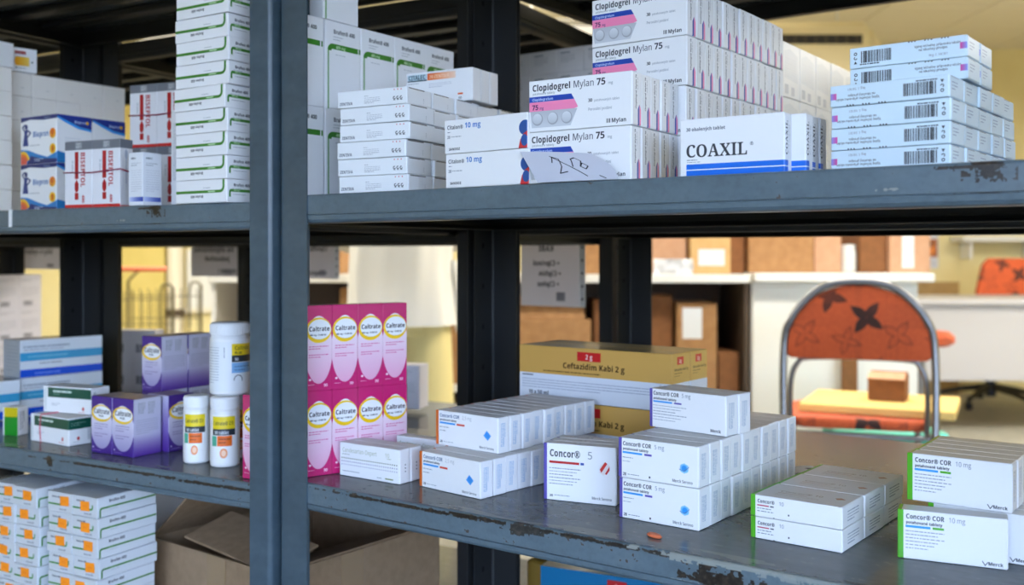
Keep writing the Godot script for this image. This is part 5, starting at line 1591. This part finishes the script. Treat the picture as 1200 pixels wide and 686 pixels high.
	put_box.call(0, "brown cardboard box on the counter's lower shelf behind the person", -0.6, -0.17, 4.26, 0.32, FLOOR + 0.0605, 0.28, card, in_)
	# raised flaps of the open one
	var fl := thing("loose_flap", "raised cardboard flap leaning inside the counter under the notice", "cardboard", at(0.115, B + 0.3605, 4.25), TURN)
	put("flap_sheet", block(0.38, 0.11, 0.006, 0.001), card, fl, Vector3(0, 0, -0.02), Vector3(-0.5, 0, 0))

func build_chairs_and_desk() -> void:
	var cloth := flower_cloth()
	var chrome := mat("chrome", Color(0.5, 0.5, 0.51), 0.28, 0.85)
	var black := mat("black_plastic", Color(0.04, 0.04, 0.045), 0.45)
	# the flowered chair: seen from behind, its seat away from us and a little to the right
	var c := thing("visitor_chair", "chrome tube chair with orange flower-patterned half-round back, seen from behind", "chair", at(1.09, FLOOR, 3.2), TURN - 0.3)
	var half := []
	for k in 21:
		var q := PI * k / 20.0
		half.append([0.219 * cos(q), 0.662 + 0.225 * pow(sin(q), 0.85)])
	half.append([-0.205, 0.65])
	half.append([0.205, 0.65])
	put("backrest", pad(half, 0.034, 0.012), cloth, c, Vector3(0, 0, -0.008))
	var frame := curve([Vector3(-0.215, 0.004, 0.06), Vector3(-0.222, 0.3, 0.035), Vector3(-0.226, 0.66, 0.0), Vector3(-0.2, 0.78, 0.0), Vector3(-0.11, 0.875, 0.0), Vector3(0, 0.897, 0.0), Vector3(0.11, 0.875, 0.0), Vector3(0.2, 0.78, 0.0), Vector3(0.226, 0.66, 0.0), Vector3(0.222, 0.3, 0.035), Vector3(0.215, 0.004, 0.06)], 7)
	put("back_frame", tube_mesh(frame, 0.0125, 10), chrome, c)
	put("inner_loop", tube_mesh(curve([Vector3(-0.205, 0.42, -0.03), Vector3(-0.205, 0.56, -0.02), Vector3(-0.185, 0.63, -0.02), Vector3(-0.13, 0.652, -0.02), Vector3(0.13, 0.652, -0.02), Vector3(0.185, 0.63, -0.02), Vector3(0.205, 0.56, -0.02), Vector3(0.205, 0.42, -0.03)], 6), 0.009, 8), chrome, c)
	for x in [-0.21, 0.21]:
		put("front_leg", tube_mesh(curve([Vector3(x, 0.41, 0.02), Vector3(x, 0.412, -0.36), Vector3(x, 0.395, -0.41), Vector3(x, 0.34, -0.425), Vector3(x, 0.004, -0.44)], 5), 0.011, 8), chrome, c)
	put("cross_bar", tube_mesh([Vector3(-0.2, 0.405, -0.03), Vector3(0.2, 0.405, -0.03)], 0.009, 8), chrome, c)
	put("seat", pad(round_rect(0.43, 0.42, 0.06), 0.034, 0.014), cloth, c, Vector3(0, 0.441, -0.23), Vector3(PI / 2, 0, 0))
	var yel := mat("yellow_foam", Color(0.9, 0.76, 0.45), 0.8)
	var b := thing("yellow_board", "pale yellow board lying across the flowered chair's seat", "board", at(1.25, FLOOR + 0.4615, 3.44), TURN - 0.45)
	put("board", block(0.48, 0.028, 0.38, 0.004), yel, b)
	var nb := shipping_box("small cardboard box on the yellow board across the chair", at(1.275, FLOOR + 0.49, 3.44), TURN - 0.5, 0.12, 0.085, 0.09, mats["cardboard_deep"], {"tape": false})  # deep card colour carries the shade on the front of this box
	for k in 2:
		put("box_flap", block(0.118, 0.003, 0.04, 0.0), mats["cardboard_rose"], nb, Vector3(0, 0.083, 0.04 - 0.08 * k), Vector3(0.5 - k, 0, 0))
	var strip := thing("wooden_strip", "upright brown wooden strip leaning on the white cabinet behind the flowered chair", "wooden strip", at(1.372, FLOOR, 4.13), TURN)
	put("strip", block(0.062, 0.7, 0.02, 0.002), mats["cardboard_deep"], strip)
	# the turquoise tub under the chair
	var tub := thing("plastic_tub", "turquoise plastic tub on the floor beyond the flowered chair", "tub", at(1.38, FLOOR, 3.8), TURN)
	var teal := mat("turquoise", Color(0.2, 0.72, 0.62), 0.4)
	var s := st()
	for q in [[0.0, 0.15, 0.0], [0.0, -0.15, 0.0]]:
		add_block(s, Vector3(0, 0.17, q[1]), Vector3(0.34, 0.3, 0.006), 0.002)
	for x in [-0.17, 0.17]:
		add_block(s, Vector3(x, 0.17, 0), Vector3(0.006, 0.3, 0.3), 0.002)
	add_block(s, Vector3(0, 0.02, 0), Vector3(0.34, 0.01, 0.3), 0.002)
	put("tub_body", done(s), teal, tub)
	put("tub_lid", block(0.37, 0.02, 0.33, 0.006), mat("turquoise_pale", Color(0.4, 0.82, 0.74), 0.4), tub, Vector3(0, 0.32, 0))
	# the far desk
	var grey := mat("desk_grey", Color(0.72, 0.71, 0.71), 0.5)
	var d := thing("office_desk", "pale grey office desk with a modesty panel, far right", "desk", at(2.95, FLOOR, 5.6), TURN)
	put("desk_top", block(1.5, 0.03, 0.7, 0.004), grey, d, Vector3(0, 0.705, -0.33))
	put("modesty_panel", block(1.44, 0.42, 0.018, 0.002), grey, d, Vector3(0, 0.284, -0.02))
	for x in [-0.73, 0.73]:
		put("desk_leg", block(0.03, 0.704, 0.6, 0.003), grey, d, Vector3(x, 0, -0.34))
	var oc := thing("office_chair", "orange flowered office chair on a black star base behind the desk", "office chair", at(3.12, FLOOR, 6.62), TURN + 0.1)
	for k in 5:
		var q := TAU * k / 5 + 0.3
		var e := Vector3(sin(q), 0, cos(q))
		var leg := st()
		tube(leg, [e * 0.03 + Vector3(0, 0.12, 0), e * 0.17 + Vector3(0, 0.1, 0), e * 0.31 + Vector3(0, 0.065, 0)], 0.024, 8, false, 0.014)
		var lg := put("base_arm", done(leg), black, oc)
		put("caster", lathe([Vector2(0, 0), Vector2(0.02, 0.004), Vector2(0.026, 0.027), Vector2(0.02, 0.05), Vector2(0, 0.056)], 12), black, lg, e * 0.31)
	put("gas_column", lathe([Vector2(0, 0.06), Vector2(0.035, 0.06), Vector2(0.035, 0.2), Vector2(0.02, 0.21), Vector2(0.02, 0.42), Vector2(0, 0.42)], 16), black, oc)
	put("seat", pad(round_rect(0.48, 0.46, 0.1), 0.08, 0.03), cloth, oc, Vector3(0, 0.46, 0), Vector3(PI / 2, 0, 0))
	put("back_support", tube_mesh([Vector3(0, 0.43, 0.2), Vector3(0, 0.5, 0.28), Vector3(0, 0.75, 0.27)], 0.018, 8), black, oc)
	put("backrest", pad([[0.23, 0.0], [0.24, 0.12], [0.21, 0.29], [0.16, 0.33], [-0.16, 0.33], [-0.2, 0.29], [-0.24, 0.12], [-0.23, 0.0]], 0.06, 0.02), cloth, oc, Vector3(0, 0.63, 0.24))
	# swivel stool beside the cabinet
	var so := thing("swivel_stool", "round orange cushioned stool beside the white cabinet", "stool", at(1.97, FLOOR, 4.9), TURN)
	put("cushion", lathe([Vector2(0, 0.545), Vector2(0.13, 0.545), Vector2(0.155, 0.56), Vector2(0.155, 0.59), Vector2(0.13, 0.612), Vector2(0, 0.618)], 28), cloth, so)
	put("column", lathe([Vector2(0, 0.05), Vector2(0.022, 0.05), Vector2(0.022, 0.545), Vector2(0, 0.545)], 14), chrome, so)
	put("foot_disc", lathe([Vector2(0, 0), Vector2(0.17, 0), Vector2(0.17, 0.012), Vector2(0.03, 0.05), Vector2(0, 0.05)], 24), chrome, so)
	# on the back wall: a poster, a shelf, a low board; the cooler near the ceiling
	var a := Art.new(self, 100, 270, 1, Color(0.83, 0.84, 0.88), 1.5)
	a.face("front").rect(6, 60, 88, 130, Color(0.62, 0.36, 0.2), ).ell(50, 130, 30, 40, Color(0.86, 0.5, 0.2)).ell(45, 100, 18, 22, Color(0.35, 0.2, 0.14)).fine(10, 215, 70, 5, 9, GREY, 3)
	var m := printed(a.im, "poster_print", 0.6)
	var p := thing("wall_poster", "small poster with an orange picture on the back wall", "poster", at(2.97, 0.222, 7.195), TURN)
	s = st()
	quad(s, Vector3(-0.05, 0, 0.002), Vector3(0.05, 0, 0.002), Vector3(0.05, 0.27, 0.002), Vector3(-0.05, 0.27, 0.002), Vector2(0, 270 / 271.0), Vector2(100 / 102.0, 270 / 271.0), Vector2(100 / 102.0, 0), Vector2(0, 0))
	add_block(s, Vector3(0, 0.135, 0.0), Vector3(0.1, 0.27, 0.003))
	put("poster_sheet", done(s), m, p)
	var sh := thing("wall_shelf", "white shelf fixed along the back wall at the far right", "shelf", at(3.4, 0.41, 7.19), TURN)
	put("shelf_board", block(0.6, 0.04, 0.22, 0.003), mats["white_frame"], sh, Vector3(0, 0, -0.0 + 0.11))
	for x in [-0.22, 0.22]:
		put("bracket", block(0.02, 0.12, 0.16, 0.002), mats["white_frame"], sh, Vector3(x, -0.12, 0.08))
	var bb := thing("wooden_board", "low brown wooden board leaning on the back wall beside the desk", "board", at(3.0, FLOOR, 7.16), TURN)
	put("board", block(0.3, 0.79, 0.02, 0.003), tri_mat("board_wood", grain(21, 0.02, Color(0.6, 0.48, 0.3), Color(0.68, 0.56, 0.36)), 2.0, 0.6), bb)
	var ac := thing("air_conditioner", "cream air conditioner with a dark outlet slot hung below the ceiling", "air conditioner", at(1.4, 1.24, 5.62), TURN)
	var cream := mat("cooler_cream", Color(0.88, 0.83, 0.66), 0.5)
	put("housing", block(1.03, 0.33, 0.4, 0.03), cream, ac)
	put("outlet_slot", block(0.5, 0.05, 0.006, 0.001), black, ac, Vector3(0.22, 0.205, 0.2))
	for k in 9:
		put("louvre", block(0.007, 0.046, 0.008, 0.0), mat("louvre_brown", Color(0.3, 0.25, 0.18), 0.6), ac, Vector3(0.0 + k * 0.055, 0.207, 0.204))
	put("end_cap", lathe([Vector2(0, -0.02), Vector2(0.12, -0.02), Vector2(0.155, 0.01), Vector2(0.15, 0.06), Vector2(0.1, 0.1), Vector2(0, 0.115)], 24), cream, ac, Vector3(0.5, 0.17, 0.02), Vector3(0, 0, -PI / 2))
	for x in [-0.4, 0.4]:
		put("hanger_rod", tube_mesh([Vector3(x, 0.32, 0), Vector3(x, 0.535, 0)], 0.006, 6), mats["lamp_frame"], ac)

func build_far_left() -> void:
	var cream := mat("pipe_cream", Color(0.93, 0.9, 0.82), 0.5)
	var p := thing("wall_pipe", "pale vertical pipe on the back wall behind the wire trolley", "pipe", at(-2.36, FLOOR, 7.12), TURN)
	put("pipe", lathe([Vector2(0, 0), Vector2(0.055, 0), Vector2(0.055, 2.44), Vector2(0, 2.44)], 18), cream, p)
	for y in [0.55, 1.6]:
		put("pipe_clip", lathe([Vector2(0.055, y), Vector2(0.064, y), Vector2(0.064, y + 0.05), Vector2(0.055, y + 0.05)], 18), mats["counter_inside"], p)
	var wp := thing("white_wall_panel", "white framed panel on the yellow wall under the grey notice", "panel", at(-2.08, -0.06, 7.19), TURN)
	put("panel", block(0.44, 0.42, 0.02, 0.003), mats["white_frame"], wp)
	put("frame_rail", block(0.46, 0.03, 0.035, 0.003), cream, wp, Vector3(0, -0.03, 0.01))
	var dk := tri_mat("ochre_paint", grain(30, 0.02, Color(0.83, 0.75, 0.43), Color(0.86, 0.78, 0.47)), 0.8, 0.7)
	var pl := thing("ochre_column", "darker ochre painted column on the back wall beside the pipe", "column", at(-2.6, FLOOR, 7.15), TURN)
	put("column", block(0.34, 2.43, 0.1, 0.004), dk, pl)
	# wire trolley with an orange rail
	var t := thing("wire_trolley", "wire mesh roll trolley with an orange top rail at the far left", "trolley", at(-1.86, FLOOR, 5.2), TURN)
	var wire := mat("wire", Color(0.4, 0.37, 0.27), 0.4, 0.5)
	put("top_rail", tube_mesh([Vector3(-0.1, 0.91, 0.2), Vector3(0.16, 0.91, 0.2)], 0.012, 8), mat("orange_rail", Color(0.86, 0.4, 0.24), 0.5), t)
	for z in [-0.25, 0.2]:
		var s := st()
		for x in [-0.2, 0.19]:
			tube(s, [Vector3(x, 0.12, z), Vector3(x, 0.84 if x < 0 else 0.82, z)], 0.008, 8)
		tube(s, curve([Vector3(-0.2, 0.84, z), Vector3(-0.14, 0.9, z), Vector3(-0.1, 0.91, z)], 4), 0.007, 8)
		tube(s, curve([Vector3(0.13, 0.6, z), Vector3(0.13, 0.8, z), Vector3(0.16, 0.835, z), Vector3(0.19, 0.8, z), Vector3(0.19, 0.6, z)], 5), 0.006, 8)
		put("frame_tube", done(s), wire, t)
		s = st()
		for k in 9:
			tube(s, [Vector3(-0.18 + k * 0.044, 0.2, z), Vector3(-0.18 + k * 0.044, 0.8, z)], 0.0028, 5)
		for k in 5:
			tube(s, [Vector3(-0.2, 0.28 + k * 0.12, z), Vector3(0.19, 0.28 + k * 0.12, z)], 0.0028, 5)
		put("wire_mesh", done(s), wire, t)
	put("deck", block(0.42, 0.03, 0.48, 0.004), wire, t, Vector3(0, 0.12, -0.02))
	for x in [-0.16, 0.16]:
		for z in [-0.2, 0.16]:
			put("caster", lathe([Vector2(0, 0), Vector2(0.03, 0.01), Vector2(0.04, 0.05), Vector2(0.03, 0.1), Vector2(0.012, 0.12), Vector2(0, 0.12)], 12), mats["black_plastic"], t, Vector3(x, 0, z))
	# goods on the trolley: a plain carton
	shipping_box("plain cream carton standing on the wire trolley's deck", at(-1.86, FLOOR + 0.1505, 5.22), TURN, 0.34, 0.3, 0.36, mats["cardboard_pale"], {})

# loft of ellipses [centre, half width, half depth, turn]
func loft(rings: Array, sides := 28, fold := 0.0, caps := true) -> ArrayMesh:
	var s := st()
	s.set_smooth_group(1)
	var pts := []
	for r in rings:
		var ring := []
		for k in sides:
			var q := TAU * k / sides
			var w: float = 1.0 + fold * (sin(q * 5.0 + r[0].y * 6.0) + 0.6 * sin(q * 11.0 - r[0].y * 8.0)) * clampf((r[4] if r.size() > 4 else 1.0), 0, 1)
			ring.append(r[0] + Basis(Vector3.UP, r[3]) * Vector3(sin(q) * r[1] * w, 0, cos(q) * r[2] * w))
		pts.append(ring)
	for i in pts.size() - 1:
		for k in sides:
			var l := (k + 1) % sides
			quad(s, pts[i][k], pts[i][l], pts[i + 1][l], pts[i + 1][k])
	if caps:
		s.set_smooth_group(2)
		for e in [0, pts.size() - 1]:
			for k in range(1, sides - 1):
				if e == 0:
					tri(s, pts[e][0], pts[e][k + 1], pts[e][k])
				else:
					tri(s, pts[e][0], pts[e][k], pts[e][k + 1])
	return done(s)

func build_person() -> void:
	# standing at the counter with the back to us, arms forward over the work
	var o := thing("person", "person in a white tunic and pale yellow trousers standing with back turned", "person", at(-0.4, FLOOR, 3.62), TURN + 0.12)
	var skin := mat("skin", Color(0.8, 0.6, 0.5), 0.6, 0.0, {"subsurf_scatter_enabled": true, "subsurf_scatter_strength": 0.1})
	var bones := [
		[Vector3(0, 0.95, 0), Vector3(0, 1.15, -0.01), 0.125, 0.12, Vector3(0.85, 1, 1.15)], [Vector3(0, 1.15, -0.01), Vector3(0, 1.33, -0.04), 0.125, 0.13, Vector3(0.85, 1, 1.2)],
		[Vector3(-0.16, 1.36, -0.05), Vector3(0.16, 1.36, -0.05), 0.055, 0.055], [Vector3(0, 1.38, -0.05), Vector3(0, 1.47, -0.075), 0.055, 0.05],
		[Vector3(0, 1.54, -0.09), Vector3(0, 1.59, -0.09), 0.078, 0.088, Vector3(1.1, 1, 0.92)], [Vector3(0, 1.5, -0.14), Vector3(0, 1.53, -0.15), 0.045, 0.05], [Vector3(0, 1.535, -0.178), Vector3(0, 1.515, -0.192), 0.011, 0.014],
	]
	for x in [-1, 1]:
		bones.append([Vector3(x * 0.08, 0.93, 0), Vector3(x * 0.1, 0.5, 0.0), 0.088, 0.06])
		bones.append([Vector3(x * 0.1, 0.5, 0.0), Vector3(x * 0.105, 0.09, 0.03), 0.058, 0.036])
		bones.append([Vector3(x * 0.105, 0.05, 0.04), Vector3(x * 0.12, 0.032, -0.14), 0.038, 0.03])
		bones.append([Vector3(x * 0.18, 1.35, -0.05), Vector3(x * 0.225, 1.08, -0.1), 0.05, 0.04])
		bones.append([Vector3(x * 0.225, 1.08, -0.1), Vector3(x * 0.15, 1.02, -0.33), 0.04, 0.028])
		bones.append([Vector3(x * 0.078, 1.555, -0.075), Vector3(x * 0.086, 1.53, -0.07), 0.012, 0.012])
	put("body", body(bones, 0.0145, 0.03), skin, o)
	for x in [-1, 1]:
		var h := Vector3(x * 0.15, 1.02, -0.33)
		var hb := [[h, h + Vector3(-x * 0.012, -0.012, -0.07), 0.024, 0.026, Vector3(0.9, 1.5, 1)]]
		for k in 4:
			var r: Vector3 = h + Vector3(-x * 0.012 + (k - 1.5) * 0.017, -0.014, -0.075)
			var l: float = [0.028, 0.034, 0.032, 0.024][k]
			hb.append([r, r + Vector3(0, -0.008, -l), 0.0095, 0.0088])
			hb.append([r + Vector3(0, -0.008, -l), r + Vector3(0, -0.03, -l * 1.55), 0.0088, 0.0078])
		var th: Vector3 = h + Vector3(-x * 0.02, -0.01, -0.025)
		hb.append([th, th + Vector3(-x * 0.028, -0.014, -0.03), 0.0115, 0.0095])
		hb.append([th + Vector3(-x * 0.028, -0.014, -0.03), th + Vector3(-x * 0.026, -0.024, -0.055), 0.0095, 0.0085])
		put("hand", body(hb, 0.0042, 0.008), skin, o)
	put("hair", body([[Vector3(0, 1.58, -0.07), Vector3(0, 1.61, -0.085), 0.092, 0.09], [Vector3(0, 1.5, -0.045), Vector3(0, 1.56, -0.055), 0.062, 0.08]], 0.011, 0.03), mat("hair", Color(0.25, 0.16, 0.1), 0.6), o)
	var ey := st()
	for x in [-1, 1]:
		tube(ey, [Vector3(x * 0.032, 1.548, -0.166), Vector3(x * 0.032, 1.548, -0.172)], 0.009, 10)
	put("eyes", done(ey), mat("eye_dark", Color(0.1, 0.08, 0.07), 0.2), o)
	var white := mat("tunic_white", Color(0.93, 0.92, 0.89), 0.85, 0.0, {"rim_enabled": true, "rim": 0.3})
	put("tunic", loft([[Vector3(0.015, 0.735, 0.02), 0.196, 0.158, 0.0], [Vector3(0.01, 0.8, 0.015), 0.19, 0.152, 0.0], [Vector3(0, 0.92, 0.0), 0.184, 0.15, 0.0], [Vector3(0, 1.06, -0.005), 0.176, 0.142, 0.0], [Vector3(0, 1.2, -0.03), 0.188, 0.15, 0.0], [Vector3(0, 1.32, -0.045), 0.2, 0.135, 0.0], [Vector3(0, 1.385, -0.05), 0.17, 0.095, 0.0], [Vector3(0, 1.425, -0.06), 0.085, 0.075, 0.0], [Vector3(0, 1.445, -0.065), 0.07, 0.066, 0.0]], 72, 0.05, false), white, o)
	for x in [-1, 1]:
		var s := st()
		tube(s, curve([Vector3(x * 0.165, 1.36, -0.05), Vector3(x * 0.2, 1.22, -0.075), Vector3(x * 0.228, 1.09, -0.11), Vector3(x * 0.2, 1.045, -0.2), Vector3(x * 0.17, 1.03, -0.27)], 5), 0.072, 18, false, 0.046)
		put("sleeve", done(s), white, o)
	var ypants := mat("trousers_yellow", Color(0.93, 0.86, 0.6), 0.85, 0.0, {"rim_enabled": true, "rim": 0.25})
	var hips := loft([[Vector3(0, 0.7, 0.0), 0.178, 0.135, 0.0], [Vector3(0, 0.85, 0), 0.172, 0.138, 0.0], [Vector3(0, 1.0, 0), 0.15, 0.125, 0.0]], 32, 0.012)
	put("trouser_seat", hips, ypants, o)
	for x in [-1, 1]:
		put("trouser_leg", loft([[Vector3(x * 0.11, 0.07, 0.03), 0.085, 0.095, 0.0], [Vector3(x * 0.105, 0.3, 0.015), 0.09, 0.1, 0.0], [Vector3(x * 0.095, 0.52, 0.0), 0.098, 0.108, 0.0], [Vector3(x * 0.086, 0.72, 0.0), 0.098, 0.125, 0.0], [Vector3(x * 0.08, 0.8, 0.0), 0.09, 0.12, 0.0]], 24, 0.03), ypants, o)
		put("shoe", loft([[Vector3(x * 0.115, 0.0, -0.05), 0.048, 0.135, 0.08 * x], [Vector3(x * 0.115, 0.03, -0.05), 0.05, 0.138, 0.08 * x], [Vector3(x * 0.113, 0.065, -0.02), 0.045, 0.1, 0.08 * x], [Vector3(x * 0.11, 0.095, 0.03), 0.044, 0.05, 0.0]], 24), mats["white_frame"], o)
	var tie := st()
	tube(tie, curve([Vector3(0.19, 0.96, 0.02), Vector3(0.2, 0.86, 0.035), Vector3(0.205, 0.74, 0.03), Vector3(0.225, 0.7, 0.03)], 6), 0.012, 8, false, 0.018)
	put("loose_tie", done(tie), white, o)
